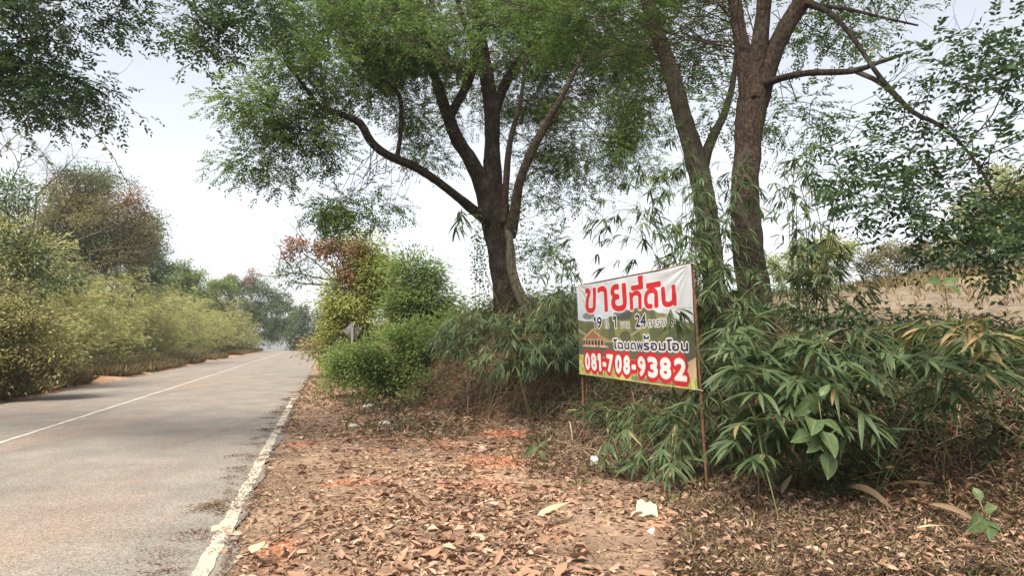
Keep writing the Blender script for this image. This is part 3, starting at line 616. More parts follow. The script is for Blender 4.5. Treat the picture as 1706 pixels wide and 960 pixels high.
def bamboo(name, label, base, regions, L, W_, nculm, spread=.35, detail=1, mat='bamboo_leaf', culm_r=.008, singles=0, group=None, **fk):
    """regions: (px, py, rx, ry, depth, half-depth, number of fans)"""
    e = empty(name, base, label, 'bamboo', group); Bs = []
    for (px, py, rx, ry, Y, dY, nf) in regions:
        a = R.uniform(0, 2 * math.pi, nf); r = np.sqrt(R.uniform(0, 1, nf)); q = at(px + rx * r * np.cos(a), py + ry * r * np.sin(a), Y + dY * rnd(nf))
        Bs.append(q)
    Bs = np.concatenate(Bs); zz = zg(Bs[:, 0], Bs[:, 1]) + .12; Bs[:, 2] = np.maximum(Bs[:, 2], zz)
    # arching culms reach up to the highest fans
    hi = np.argsort(-Bs[:, 2] + .5 * R.normal(size=len(Bs)))[:max(nculm * 3, 6)]; tg = Bs[R.choice(hi, nculm)]
    b0 = A(base) + np.c_[rnd(nculm, 2) * spread, np.zeros(nculm)]; b0[:, 2] = zg(b0[:, 0], b0[:, 1]) - .1
    u = np.linspace(0, 1, 14)[None, :, None]; ln = np.linalg.norm(tg - b0, axis=1)[:, None, None]
    mid = b0 * .45 + tg * .55 + A([0, 0, .25]) * ln[:, 0]
    P = (1 - u) ** 2 * b0[:, None] + 2 * u * (1 - u) * mid[:, None] + u ** 2 * tg[:, None] + rnd(nculm, 14, 3) * .012
    MB().add(*tubes(P, np.broadcast_to(np.linspace(1, .3, 14), (nculm, 14)) * culm_r * R.uniform(.7, 1.2, (nculm, 1)), 6)).build('culms', M['culm'], e, smooth=True)
    cp = P[:, 4:].reshape(-1, 3); q = cp[(((Bs[:, None] - cp[None]) ** 2).sum(-1) + .3 * R.uniform(0, 1, (len(Bs), len(cp)))).argmin(1)]
    u = np.linspace(0, 1, 6)[None, :, None]; T = q[:, None] * (1 - u) + Bs[:, None] * u; T = T + u * (1 - u) * A([0, 0, .5]) * np.linalg.norm(Bs - q, axis=1)[:, None, None] + u * (1 - u) * rnd(len(Bs), 1, 3) * .1
    MB().add(*tubes(T, np.broadcast_to(np.linspace(.0028, .0014, 6), (len(Bs), 6)), 4)).build('branchlets', M['culm'], e)['kind'] = 'stuff'
    Hd = (Bs - q); Hd[:, 2] *= .3; Hd = nrm(Hd + .08 * rnd(len(Bs), 3)) * 1 + .5 * np.c_[rnd(len(Bs), 2), np.zeros(len(Bs))]
    b, D, N_, ll, ww = fan_leaves(Bs, Hd, L, W_, **fk)
    if singles:
        dist = np.linalg.norm(b - A([0, 0, CAMZ]), axis=1); pick = np.argsort(dist / ll)[:singles]; keep = np.ones(len(b), bool); keep[pick] = False
        single_leaves(e, b[pick], D[pick], N_[pick], ll[pick], ww[pick], M[mat]); b, D, N_, ll, ww = b[keep], D[keep], N_[keep], ll[keep], ww[keep]
    tag(MB().add(*leaves(b, D, N_, ll, ww, detail, bend=.1, fold=.12)).build('leaves', M[mat], e), kind='stuff')
    return e
_lm = {}
def single_leaves(par, b, D, N_, ll, ww, mat, shape=(1., .13), nvar=5, bend=.16):
    asp = float(np.mean(ww / ll))
    """each big leaf an object of its own; five shared leaf meshes"""
    key = (mat.name, shape)
    if key not in _lm:
        _lm[key] = []
        for k in range(nvar):
            n = 7; x = np.linspace(0, 1, n); wd = np.sin(np.pi * x ** .8) ** .8 * .56 * (1 - .25 * x); wd[0] = .03; wd[-1] = 0
            zc = -bend * (.5 + .3 * k) * x ** 2 + .05 * np.sin(x * 3); tw = (k - 2) * .12 * x
            l_ = np.stack([x, wd, zc + (.3 * wd + 3 * tw * wd) * asp], -1); r_ = np.stack([x, -wd, zc + (.3 * wd - 3 * tw * wd) * asp], -1); c_ = np.stack([x, 0 * x, zc], -1)
            V = np.concatenate([l_, c_, r_]); F = []
            for i in range(n - 1):
                F += [[i, n + i, n + i + 1], [i, n + i + 1, i + 1], [n + i, 2 * n + i, 2 * n + i + 1], [n + i, 2 * n + i + 1, n + i + 1]]
            me_o = MB().add(V, F).build('leaf', mat, None, smooth=True); _lm[key].append(me_o.data); bpy.data.objects.remove(me_o)
    D = nrm(D); S = nrm(np.cross(N_, D)); U = np.cross(D, S); pl_ = A(par.location)
    from mathutils import Matrix
    for i in range(len(b)):
        o = bpy.data.objects.new('leaf', _lm[key][i % nvar]); COL.objects.link(o); o.parent = par
        mt = Matrix([[*map(float, r)] for r in np.c_[D[i] * ll[i], S[i] * ww[i], U[i] * ll[i], b[i] - pl_].tolist()] + [[0, 0, 0, 1]]); o.matrix_basis = mt
def gat(px, py, Y):
    p = at(px, py, Y); p[2] = zg(p[0], p[1]); return p

bamboo('bamboo', 'large-leaved bamboo drooping over the litter right of the banner post', gat(1330, 640, 6.9),
       [(1290, 640, 90, 90, 6.3, .5, 60), (1390, 640, 70, 80, 6.2, .5, 40), (1260, 730, 60, 45, 6.2, .5, 26), (1400, 720, 80, 40, 6.1, .5, 26), (1330, 700, 90, 60, 6.4, .4, 30), (1470, 600, 70, 40, 6.0, .5, 16), (1250, 570, 80, 50, 6.6, .4, 26), (1370, 560, 60, 30, 6.4, .5, 14), (1500, 575, 80, 36, 6.3, .4, 34), (1620, 600, 80, 40, 5.8, .4, 26), (1560, 650, 60, 30, 5.7, .3, 8)],
       .32, .040, 16, singles=290, droop=.45, spread=1.25)
bamboo('bamboo', 'dense fine bamboo filling the gap between the banner and the forked tree trunk', gat(1215, 610, 8.0),
       [(1200, 500, 45, 60, 7.8, .4, 60), (1215, 590, 55, 70, 7.6, .4, 70), (1190, 660, 40, 60, 7.4, .3, 40), (1250, 500, 40, 60, 7.6, .4, 26), (1180, 440, 40, 40, 8, .5, 24), (1270, 610, 50, 60, 7.4, .4, 36)],
       .24, .026, 18, droop=.7)
bamboo('bamboo', 'open bamboo sprays against the sky above the banner, left of the leaning tree', gat(1150, 600, 9.2),
       [(1130, 380, 60, 70, 9, .6, 60), (1060, 350, 70, 60, 9, .7, 24), (1010, 400, 60, 50, 9.6, .6, 16), (1120, 280, 60, 50, 9.2, .6, 22), (1190, 340, 40, 80, 9, .5, 40), (1235, 350, 36, 90, 8.9, .15, 30), (1165, 390, 30, 80, 9.4, .15, 24), (1250, 450, 40, 60, 8.8, .2, 24), (1150, 430, 50, 30, 8.8, .4, 22), (970, 370, 40, 40, 9.6, .5, 5)],
       .25, .026, 20, droop=.95)
bamboo('bamboo', 'thin bamboo stems with sparse leaves in front of the field, right of the forked tree', gat(1345, 570, 8.4),
       [(1330, 330, 50, 80, 8.2, .5, 54), (1350, 430, 60, 60, 8.2, .5, 64), (1410, 340, 50, 60, 8, .5, 26), (1320, 500, 50, 40, 8.2, .4, 44), (1410, 470, 50, 40, 8, .4, 34), (1370, 240, 40, 40, 8.2, .5, 14)],
       .22, .025, 16, droop=.9)
bamboo('bamboo', 'leafy bamboo fringe hanging over the bank at the foot of the big multi-stemmed tree', gat(880, 560, 13.4),
       [(800, 545, 60, 30, 12.8, .5, 90), (880, 550, 60, 36, 12.6, .6, 130), (935, 530, 40, 45, 12.2, .6, 90), (930, 470, 40, 50, 12.6, .6, 50), (850, 600, 70, 30, 12.2, .4, 70), (930, 590, 40, 30, 11.8, .4, 50), (760, 570, 40, 30, 13, .4, 50)],
       .27, .03, 24, spread=1.0, droop=.8)
bamboo('bamboo', 'low bamboo shoots growing under the banner', gat(1090, 690, 8.4),
       [(1090, 690, 70, 40, 8.0, .5, 40), (1040, 745, 40, 30, 7.6, .4, 14), (1140, 720, 35, 60, 7.3, .3, 26), (1100, 770, 50, 22, 6.9, .3, 12), (1000, 690, 40, 40, 8.8, .4, 16)],
       .26, .03, 12, spread=.6, droop=.5)
bamboo('bamboo', 'leaf spray of bamboo nodding before the first limb of the big multi-stemmed tree', gat(900, 560, 11.5),
       [(765, 370, 12, 22, 10.2, .15, 5)], .34, .034, 2, droop=1.2)
bamboo('bamboo', 'bamboo tip poking over the edge of the banner print', gat(1215, 600, 7.2),
       [(1122, 530, 12, 10, 6.85, .06, 4), (1135, 520, 10, 8, 6.9, .05, 2)], .24, .03, 2, droop=.5, singles=26)
bamboo('bamboo', 'yellowing bamboo spray arching low over dead stems beside the right frame edge', gat(1450, 640, 6.4),
       [(1600, 545, 50, 20, 5.4, .3, 12), (1640, 570, 50, 20, 5.3, .3, 10), (1560, 530, 40, 16, 5.6, .3, 8)], .32, .036, 3, droop=.5, mat='yellow_bamboo', culm_r=.005, spread=.15)

# left thicket of bamboo, three prototypes copied along the far side of the road
def thicket(n_culm, h, rad, nfan, L):
    e = empty('bamboo_clump', (0, 0, 0), 'yellow-green bamboo clump arching over the far side of the road', 'bamboo', 'bamboo thicket along the far side of the road')
    b0 = np.c_[rnd(n_culm, 2) * .5, np.zeros(n_culm) - .2]; a = R.uniform(0, 2 * math.pi, n_culm); r = rad * np.sqrt(R.uniform(.05, 1, n_culm))
    r = r * np.where(R.uniform(0, 1, n_culm) < .22, 1.35, 1.); tp = np.c_[np.cos(a) * r, np.sin(a) * r, h * R.uniform(.3, 1.15, n_culm) * (1 - .35 * np.minimum(r / rad, 1) ** 2)]
    u = np.linspace(0, 1, 10)[None, :, None]; mid = b0 * .5 + tp * .5; mid[:, 2] = tp[:, 2] * 1.1
    P = (1 - u) ** 2 * b0[:, None] + 2 * u * (1 - u) * mid[:, None] + u ** 2 * tp[:, None]
    MB().add(*tubes(P, np.broadcast_to(np.linspace(.02, .005, 10), (n_culm, 10)), 4)).build('culms', M['thicket_leaf'], e)
    ci = R.integers(0, n_culm, nfan); k = R.integers(2, 10, nfan); B = P[ci, k] + R.normal(size=(nfan, 3)) * A([.24, .24, .2]); B[:, 2] = np.maximum(B[:, 2], .1)
    Hd = np.c_[B[:, :2] + rnd(nfan, 2), np.zeros(nfan)]
    b, D, N_, ll, ww = fan_leaves(B, Hd, L, L * .13, 4, 8, .5, 1.4)
    tag(MB().add(*leaves(b, D, N_, ll, ww, 0)).build('leaves', M['thicket_leaf'], e), kind='stuff')
    return e
protos = [thicket(70, 4.2, 2.6, 2600, .24), thicket(60, 3.6, 2.3, 2200, .22), thicket(80, 4.8, 2.8, 2800, .26)]
used = set(); row = []
for s_ in np.r_[np.arange(15, 40, 2.6), np.arange(41, 100, 4.2)]:
    row.append((s_, -9.4 - .8 * R.uniform(), .82 if s_ < 40 else .9))
    row.append((s_ + 1.2, -12.4 - R.uniform(), .98 if s_ < 60 else 1.2))
for k, (s_, t_, sc) in enumerate(row):
    x, y = xy(s_, t_); p = (x, y, float(zg(x, y))); src = protos[k % 3]; sc = sc * R.uniform(.7, 1.25); rz = R.uniform(0, 6.28)
    if k < 3: src.location = p; src.rotation_euler = (0, 0, rz); src.scale = (sc,) * 3
    else: copy_thing(src, p, rz, sc)

# ------------------------------------------------------------------ leafy trees and bushes standing on the ground, given in metres-true blobs
def bush(name, label, cat, Y, blobs, lm, L, W_, stems=5, base=None, group=None, csize=.4, stem_r=.03, mat='bark_grey', droop=.1, more=None):
    """shrub or distant tree: stems from one foot into every leaf mass; blobs (px, py, rx, ry, lai)"""
    bl = [(a, b_, rx, ry, Y + (dy if len(q) else 0), .8 * rx * Y / FPX, lai) for (a, b_, rx, ry, lai, *q) in blobs for dy in [q[0] if q else 0]]
    if base is None: base = gat(np.mean([b_[0] for b_ in bl]), 0, Y)
    e = empty(name, base, label, cat, group); C_ = A([at(q[0], q[1], q[4]) for q in bl])
    b0 = np.repeat(A(base)[None], len(C_), 0) + np.c_[rnd(len(C_), 2) * stem_r * 2, np.zeros(len(C_)) - .15]
    u = np.linspace(0, 1, 12)[None, :, None]; mid = b0 * .6 + C_ * .4; mid[:, 2] = b0[:, 2] * .35 + C_[:, 2] * .65; mid[:, :2] = b0[:, :2] * .8 + C_[:, :2] * .2
    P = (1 - u) ** 2 * b0[:, None] + 2 * u * (1 - u) * mid[:, None] + u ** 2 * C_[:, None]
    MB().add(*tubes(P, np.broadcast_to(np.linspace(1, .3, 12), (len(C_), 12)) * stem_r, 7)).build('trunk' if cat == 'tree' else 'stems', M[mat], e, smooth=True)
    lp = P[:, 5:].reshape(-1, 3)
    for bb, mm in [(bl, lm)] + [([(a, b_, rx, ry, Y, .6 * rx * Y / FPX, lai) for a, b_, rx, ry, lai in m_[0]], m_[1]) for m_ in (more or [])]:
        lf, tw = fill_crown(bb, L, W_, 0, 1, lp, csize=csize, droop=droop, simple=True, twigr=stem_r * .3)
        tag(lf.build('foliage', M[mm], e), kind='stuff'); tag(tw.build('twigs', M[mat], e), kind='stuff')
    return e
# left background
bush('vine_draped_tree', 'tall brownish tree smothered in dry creepers behind the bamboo thicket', 'tree', 38, [(175, 360, 80, 50, 2.2), (120, 330, 60, 44, 1.9), (215, 400, 48, 60, 2.2), (150, 420, 80, 50, 2), (70, 380, 60, 50, 1.6)], 'olive_leaf', .17, .075, stem_r=.16, csize=.75,
     more=[([(200, 330, 50, 16, .6), (238, 350, 24, 22, .6)], 'brown_leaf'), ([(150, 400, 90, 50, .7), (155, 300, 40, 18, 1.2), (110, 430, 80, 40, 1.0)], 'far_leaf')])
bush('dark_tree', 'dark green tree beside the creeper-smothered tree behind the thicket', 'tree', 50, [(255, 430, 34, 50, 2), (225, 450, 50, 40, 2), (262, 375, 20, 30, 1.2), (160, 300, 60, 24, .9)], 'far_leaf', .2, .1, stem_r=.14, csize=.6)
bush('leafy_tree', 'mid green rounded tree above the middle of the thicket', 'tree', 74, [(320, 460, 40, 26, 2.2), (360, 478, 40, 22, 2.2), (290, 470, 30, 30, 2), (330, 505, 60, 26, 2), (270, 500, 40, 30, 2)], 'bush_leaf', .24, .13, stem_r=.14, csize=.6)
bush('leafy_tree', 'small green tree with dead brown tip near the end of the thicket', 'tree', 104, [(400, 480, 34, 22, 2), (440, 492, 30, 24, 2), (465, 505, 22, 22, 2), (420, 520, 50, 26, 2), (470, 540, 26, 26, 2), (425, 552, 44, 30, 2.2), (380, 545, 40, 30, 2.2)], 'far_leaf', .3, .16, stem_r=.15, csize=.7, more=[([(420, 462, 12, 22, 1.2), (378, 465, 8, 14, 1)], 'brown_leaf')])
bush('distant_tree', 'blue-green tree closing the view where the road dips away', 'tree', 125, [(510, 535, 26, 30, 2.4), (492, 555, 22, 26, 2.4), (530, 560, 22, 28, 2.4), (470, 555, 20, 24, 2), (545, 545, 22, 34, 2.2), (512, 575, 34, 22, 2.4)], 'far_leaf', .55, .3, stem_r=.3, csize=1.4)
bush('shaded_shrub', 'dark grey-green shrub at the left frame edge beside the road', 'shrub', 17, [(30, 560, 70, 50, 1.8), (20, 620, 60, 36, 1.8), (90, 600, 50, 40, 1.5), (-30, 500, 70, 70, 1.6)], 'olive_leaf', .12, .05, stem_r=.025, more=[([(30, 560, 90, 70, 1.3)], 'thicket_leaf')])
bush('tall_shrub', 'loose tall pale shrub rising at the left frame edge', 'shrub', 20, [(20, 330, 50, 60, .8), (40, 430, 60, 60, 1.2), (-40, 400, 70, 110, 1.2), (80, 460, 50, 40, 1.1)], 'far_leaf', .16, .05, stem_r=.05, csize=.5, mat='pale_twig', more=[([(40, 430, 80, 90, .8)], 'thicket_leaf')])
# right of the road
bush('vine_bush', 'bright lime-green creeper bush at the road bend behind the diamond sign', 'shrub', 26.8, [(585, 490, 52, 54, 2.6), (622, 462, 46, 44, 2.6), (558, 535, 36, 44, 2.6), (640, 500, 44, 54, 2.4), (612, 412, 34, 24, 2.4), (650, 445, 30, 30, 2), (560, 580, 36, 34, 2.4)], 'lime_leaf', .15, .07, stem_r=.05, csize=.6, more=[([(620, 440, 30, 34, 1.2), (650, 470, 30, 30, 1), (560, 500, 30, 30, .6)], 'bush_leaf'), ([(545, 570, 30, 26, 1.6), (600, 500, 20, 40, .5)], 'dry_grass'), ([(598, 450, 18, 50, 1.3), (570, 425, 26, 14, 1.2)], 'brown_leaf')])
bush('bare_limbed_tree', 'thin half-dead tree with rusty brown leaves leaning over the bend', 'tree', 26.6, [(496, 415, 20, 15, 3), (545, 406, 26, 17, 2.8), (572, 415, 26, 20, 2.4), (585, 450, 20, 34, 1.8), (600, 480, 16, 34, 1.4)], 'brown_leaf', .16, .08, base=gat(625, 0, 27.5), stem_r=.045, mat='bark_brown', more=[([(470, 440, 20, 18, .35), (500, 455, 40, 20, .3), (540, 445, 30, 16, .3), (465, 470, 24, 12, .25)], 'far_leaf')])
bush('green_shrub', 'tall dark green shrub between the diamond sign and the big multi-stemmed tree', 'shrub', 20, [(695, 472, 38, 42, 2.6), (672, 438, 24, 22, 2), (708, 520, 36, 50, 2.6), (668, 525, 30, 44, 2.4), (732, 500, 20, 44, 1.8), (715, 455, 24, 24, 1.6)], 'bush_leaf', .14, .045, stem_r=.03, csize=.5, more=[([(700, 500, 50, 60, .7)], 'bamboo_leaf')])
bush('creeper_bank', 'mid-green creeper bush spilling down the bank to the verge below the diamond sign', 'shrub', 17.5, [(600, 600, 60, 36, 2.2), (560, 630, 36, 22, 2), (650, 590, 50, 50, 2.2), (700, 570, 50, 40, 2), (640, 640, 50, 24, 2), (740, 560, 36, 30, 1.6), (700, 620, 40, 26, 1.6)], 'bush_leaf', .10, .05, stem_r=.02, csize=.3)
bush('field_edge_tree', 'pale green feathery tree beyond the field at the right', 'tree', 36, [(1640, 370, 70, 60, 1.8), (1700, 330, 70, 70, 1.8), (1600, 410, 50, 34, 1.6), (1760, 390, 80, 80, 1.6)], 'lime_leaf', .2, .07, stem_r=.14, csize=.6, more=[([(1680, 380, 80, 60, .8)], 'far_leaf')])
bush('field_shrub', 'round grey-green shrub at the far side of the field', 'shrub', 34, [(1500, 420, 40, 30, 1.8), (1450, 430, 40, 24, 1.8), (1545, 432, 40, 22, 1.6), (1500, 455, 70, 16, 1.4)], 'olive_leaf', .16, .07, stem_r=.05)
bush('field_shrub', 'yellow-green shrub glimpsed past the thin bamboo stems beyond the field', 'shrub', 32, [(1385, 420, 40, 34, 1.8), (1340, 440, 40, 30, 1.8), (1300, 450, 30, 26, 1.6), (1360, 460, 60, 18, 1.5)], 'lime_leaf', .16, .07, stem_r=.05)
bush('field_shrub', 'low green shrub below the feathery tree beyond the field', 'shrub', 30, [(1620, 440, 50, 22, 2), (1680, 445, 50, 22, 2), (1740, 450, 50, 22, 2), (1650, 462, 80, 12, 1.6)], 'far_leaf', .15, .07, stem_r=.04)
bush('brow_weed', 'dark leafy weed along the brow of the bank in front of the field', 'shrub', 7.6, [(1420, 520, 60, 16, 1.1), (1500, 530, 60, 14, 1.0), (1350, 530, 50, 24, 1.2), (1590, 540, 60, 10, .7)], 'dark_leaf', .085, .045, stem_r=.006, csize=.2)

# ------------------------------------------------------------------ ground cover
def surf(x, y):
    s, t = st(A(x), A(y)); return np.where((t > ROADL) & (t < .14), roadz(s, t) - .012, zg(x, y))
def samp_px(x0, y0, x1, y1, n):
    return hit(R.uniform(x0, x1, n), R.uniform(y0, y1, n))
def flat_leaves(x, y, L, W_, tilt=.5, lift=.012, detail=1):
    n = len(x); a = R.uniform(0, 2 * math.pi, n); D = np.c_[np.cos(a), np.sin(a), rnd(n) * tilt * .4]
    B = np.c_[x, y, surf(x, y) + lift * R.uniform(.2, 1.6, n)]
    return leaves(B, D, A([0, 0, 1.]) + tilt * rnd(n, 3), L, W_, detail, bend=-.12, fold=-.15) if False else (B, D, A([0, 0, 1.]) + tilt * rnd(n, 3), L, W_)
# leaf litter on the verge: denser toward the foot of the bank
N0 = 70000
ls = 1.6 * (26 / 1.6) ** R.uniform(0, 1, N0); lt = R.uniform(.02, 1, N0) * (foot(ls) + .9)
den = .25 + .75 * sstep(lt / 1.6) ; den *= np.clip(.75 + .7 * vnoise(np.c_[ls, lt], .7, 61), .12, 1)
k = R.uniform(0, 1, N0) < den; ls, lt = ls[k], lt[k]; x, y = xy(ls, lt); n = len(x)
L_ = np.clip(.054 * np.exp(.45 * R.normal(size=n)), .02, .15) * np.where(ls > 9, 1.15, 1); B, D, N_, L_, W_ = flat_leaves(x, y, L_, L_ * R.uniform(.22, .6, n), .7)
dist = np.hypot(x, y); vis = (np.abs(x / y) < .74) & (y > 3.0)
big = np.where(vis, L_ / dist, 0); pick = np.argsort(-big)[:300]; keep = np.ones(n, bool); keep[pick] = False
near = keep & (dist < 7); far = keep & (dist >= 7)
mb = MB().add(*leaves(B[near], D[near], N_[near], L_[near], W_[near], 1, bend=R.uniform(-.25, .45, (near.sum(), 1)), fold=R.uniform(-.1, .6, (near.sum(), 1)))).add(*leaves(B[far], D[far], N_[far], L_[far], W_[far], 0))
tag(mb.build('leaf_litter', M['litter']), 'brown dead leaves carpeting the verge between road and bank', 'leaf litter', kind='stuff')
def loose_leaves(name, label, cat, group, B, D, N_, L_, W_, mat, shape=(1, 1)):
    e = empty('holder', (0, 0, 0), 'x', 'x'); single_leaves(e, B, D, N_, L_, W_, mat, shape, bend=-.12)
    out = []
    for o in list(e.children):
        mt = o.matrix_basis.copy(); o.parent = None; o.matrix_basis = mt; o.name = name; tag(o, label, cat, group); out.append(o)
    bpy.data.objects.remove(e); return out
loose_leaves('fallen_leaf', 'brown dry leaf lying on top of the litter on the verge', 'leaf', 'single fallen leaves on the verge', B[pick], D[pick], N_[pick] + A([0, 0, .8]), L_[pick] * 1.15, W_[pick] * 1.1, M['litter'])
# crumbs of dark leaf debris: everywhere on the verge and in feathered drifts across the edge line
N1 = 120000
ls = 1.5 * (30 / 1.5) ** R.uniform(0, 1, N1); lt = R.uniform(.0, 1, N1) ** 1.5 * (foot(ls) + .6) + .14
k = R.uniform(0, 1, N1) < np.clip(.6 + .8 * vnoise(np.c_[ls, lt], .5, 62), .08, 1); ls, lt = ls[k], lt[k]
ns_ = 260; cs = 2.0 * (26 / 2.0) ** R.uniform(0, 1, ns_); cs = cs + .3 * np.sin(cs * 2.3); ct = -R.uniform(0, 1, ns_) ** 2.2 * np.interp(cs, [2, 8, 26], [.5, .42, .2]) + .12
kk = vnoise(np.c_[cs, cs * 0], 1.1, 63) > -.35; cs, ct = cs[kk], ct[kk]; per = 70; ci = np.repeat(np.arange(len(cs)), per); al = R.normal(size=len(ci)) * .11; ac = R.normal(size=len(ci)) * .04
th = .45 + .7 * R.normal(size=len(cs))[ci]; ls = np.r_[ls, cs[ci] + al * np.sin(th) + ac * np.cos(th)]; lt = np.r_[lt, ct[ci] + al * np.cos(th) - ac * np.sin(th)]
kk = ~((lt > -.06) & (lt < .13) & (R.uniform(0, 1, len(lt)) < .6)); ls, lt = ls[kk], lt[kk]
x, y = xy(ls, lt); n = len(x); L_ = R.uniform(.008, .038, n) * np.interp(ls, [3, 20], [1, 1.7]); B, D, N_, L_, W_ = flat_leaves(x, y, L_, L_ * R.uniform(.1, .4, n), .6, .006)
tag(MB().add(*leaves(B, D, N_, L_, W_, 0)).build('leaf_debris', M['dark_litter']), 'dark crumbled leaf debris drifting over the worn edge line', 'debris', kind='stuff')

def stems(P0, n, h, reach, r, mat, name, label, cat, K=6, sides=3):
    a = R.uniform(0, 2 * math.pi, n); ln = reach * R.uniform(.4, 1.3, n); u = np.linspace(0, 1, K)[None, :, None]
    d = np.c_[np.cos(a), np.sin(a), np.zeros(n)] * ln[:, None]; P = P0[:, None] + d[:, None] * u
    hh = (h * R.uniform(.2, 1.4, n))[:, None]; P[..., 2] = zg(P[..., 0], P[..., 1]) + .01 + hh * (np.sin(u[..., 0] * math.pi * R.uniform(.5, 1.1, (n, 1)))) ; P[:, 1:] += rnd(n, K - 1, 3) * .025 * ln[:, None, None]
    return tubes(P, np.broadcast_to(np.linspace(1, .5, K), (n, K)) * r * np.exp(.5 * R.normal(size=(n, 1))), sides)
mb = MB()
for (reg, n, h, rc, r) in (((770, 575, 1000, 690), 1100, .35, .8, .006), ((1420, 620, 1720, 790), 700, .10, .45, .004), ((1480, 600, 1720, 700), 160, .10, .7, .008), ((930, 620, 1180, 780), 500, .25, .6, .005), ((1180, 560, 1480, 760), 500, .25, .6, .005)):
    mb.add(*stems(samp_px(*reg, n), n, h, rc, r, None, '', '', ''))
tag(mb.build('dead_stems', M['dry_stem']), 'tangle of dead brown stems covering the face of the bank', 'brushwood', kind='stuff')
# short dry brush in the lower right
mb = MB()
for (reg, n) in (((1120, 780, 1720, 965), 26000), ((880, 690, 1200, 800), 6000), ((1400, 620, 1720, 800), 9000), ((620, 640, 800, 730), 2500)):
    p = samp_px(*reg, n); a = R.uniform(0, 6.28, n); D = np.c_[np.cos(a), np.sin(a), R.uniform(.1, 1.4, n)]; L_ = R.uniform(.015, .085, n) * np.linalg.norm(p, axis=1) / 6; D[:, 2] *= .45
    mb.add(*leaves(p + A([0, 0, 1]) * R.uniform(-.01, .06, (n, 1)), D, rnd(n, 3), L_, L_ * R.uniform(.05, .35, n), 0, bend=.3))
tag(mb.build('dry_brush', M['brush']), 'matted dry twiggy brush in the lower right corner', 'brush', kind='stuff')
p = np.concatenate([samp_px(1100, 780, 1720, 965, 2600), samp_px(1350, 640, 1720, 800, 900), samp_px(760, 620, 1180, 780, 1500)]); n = len(p); L_ = np.clip(.055 * np.exp(.4 * R.normal(size=n)), .02, .13)
B, D, N_, L_, W_ = flat_leaves(p[:, 0], p[:, 1], L_, L_ * R.uniform(.25, .5, n), .9, .05)
tag(MB().add(*leaves(B, D, N_, L_, W_, 1, bend=.1, fold=.2)).build('leaf_litter', M['litter']), 'dead leaves caught in the dry brush on the bank', 'leaf litter', kind='stuff')
# upright blades: green and dry grass
def blades(p, h, wd, n_per=1, lean=.6):
    p = np.repeat(p, n_per, 0); n = len(p); p = p + np.c_[rnd(n, 2) * .05, np.zeros(n)]; D = np.c_[rnd(n, 2) * lean, np.ones(n)]
    L_ = h * R.uniform(.5, 1.3, n); return leaves(p, D, np.c_[rnd(n, 2), .2 * np.ones(n)], L_, wd * R.uniform(.7, 1.3, n), 0, bend=.35)
mb = MB()
for (reg, n, h) in (((530, 620, 700, 700), 500, .22), ((650, 660, 780, 730), 300, .16), ((870, 700, 960, 760), 120, .16), ((810, 838, 860, 862), 16, .05), ((1000, 760, 1200, 830), 260, .16), ((1150, 800, 1700, 950), 260, .07), ((1500, 780, 1700, 920), 90, .13), ((470, 660, 560, 720), 120, .08), ((720, 600, 980, 660), 220, .25)):
    cx_, cy_, wx_, wy_ = (reg[0] + reg[2]) / 2, (reg[1] + reg[3]) / 2, (reg[2] - reg[0]) / 3.2, (reg[3] - reg[1]) / 3.2
    p = hit(cx_ + wx_ * R.normal(size=n), cy_ + wy_ * R.normal(size=n)); p = p[(vnoise(p[:, :2], .5, 73) > -.2) & (st(p[:, 0], p[:, 1])[1] > .3)]
    if len(p): mb.add(*blades(p, h * .75, .006, 5, 1.0))
tag(mb.build('grass', M['green_grass']), 'thin green grass and weeds along the foot of the bank', 'grass', kind='stuff')
mb = MB()
n = 11000; s_ = 13 * (95 / 13) ** R.uniform(0, 1, n); t_ = -6.75 - np.abs(R.normal(size=n)) * .7; k = vnoise(np.c_[s_, t_], 1.4, 71) > -.25 - .3 * (t_ < -8); x, y = xy(s_[k], t_[k]); mb.add(*blades(gpt(x, y), .38, .016, 4, .9))
n = 22000; d_ = np.r_[R.uniform(3.2, 30, n // 2), R.uniform(15, 26, n - n // 2)]; s_ = R.uniform(0, 36, n); x, y = xy(s_, foot(s_) + d_); k = (R.uniform(0, 1, n) < .8); hh_ = np.repeat(np.interp(d_[k], [3, 9, 15, 22], [.10, .16, .34, .75]), 3); mb.add(*blades(gpt(x[k], y[k]), hh_, .03, 3, .7))
p = np.concatenate([samp_px(1130, 790, 1720, 965, 1300), samp_px(1430, 660, 1720, 800, 500), samp_px(880, 660, 1150, 790, 500), samp_px(640, 640, 860, 720, 350)]); mb.add(*blades(p, .11, .005, 4, 1.6))
tag(mb.build('dry_grass', M['dry_grass']), 'straw-coloured dry grass on the far shoulder, the field and the bank foot', 'grass', kind='stuff')
# low leafy weeds knitting the bank and the bush feet together
def weeds(name, label, mat, s0, s1, d0, d1, n, h, L, W_, per=14):
    s_ = R.uniform(s0, s1, n); d_ = R.uniform(d0, d1, n); x, y = xy(s_, foot(s_) + d_); k = vnoise(np.c_[s_, d_], .9, 72) > -.45; p = gpt(x[k], y[k])
    q = np.repeat(p, per, 0); m = len(q); hh = np.repeat(h * R.uniform(.3, 1.2, len(p)), per); q = q + np.c_[rnd(m, 2) * hh[:, None] * .6, hh * R.uniform(0, 1, m)]
    D = np.c_[rnd(m, 2), R.uniform(-.5, .6, m)]; tag(MB().add(*leaves(q, D, A([0, 0, 1]) + .7 * rnd(m, 3), L * R.uniform(.6, 1.2, m), W_ * R.uniform(.7, 1.2, m), 0)).build(name, M[mat]), label, 'undergrowth', kind='stuff')
weeds('undergrowth', 'green creeper leaves covering the bank toward the road bend', 'bush_leaf', 15.5, 45, -.3, 3.5, 1900, .75, .1, .05, 26)
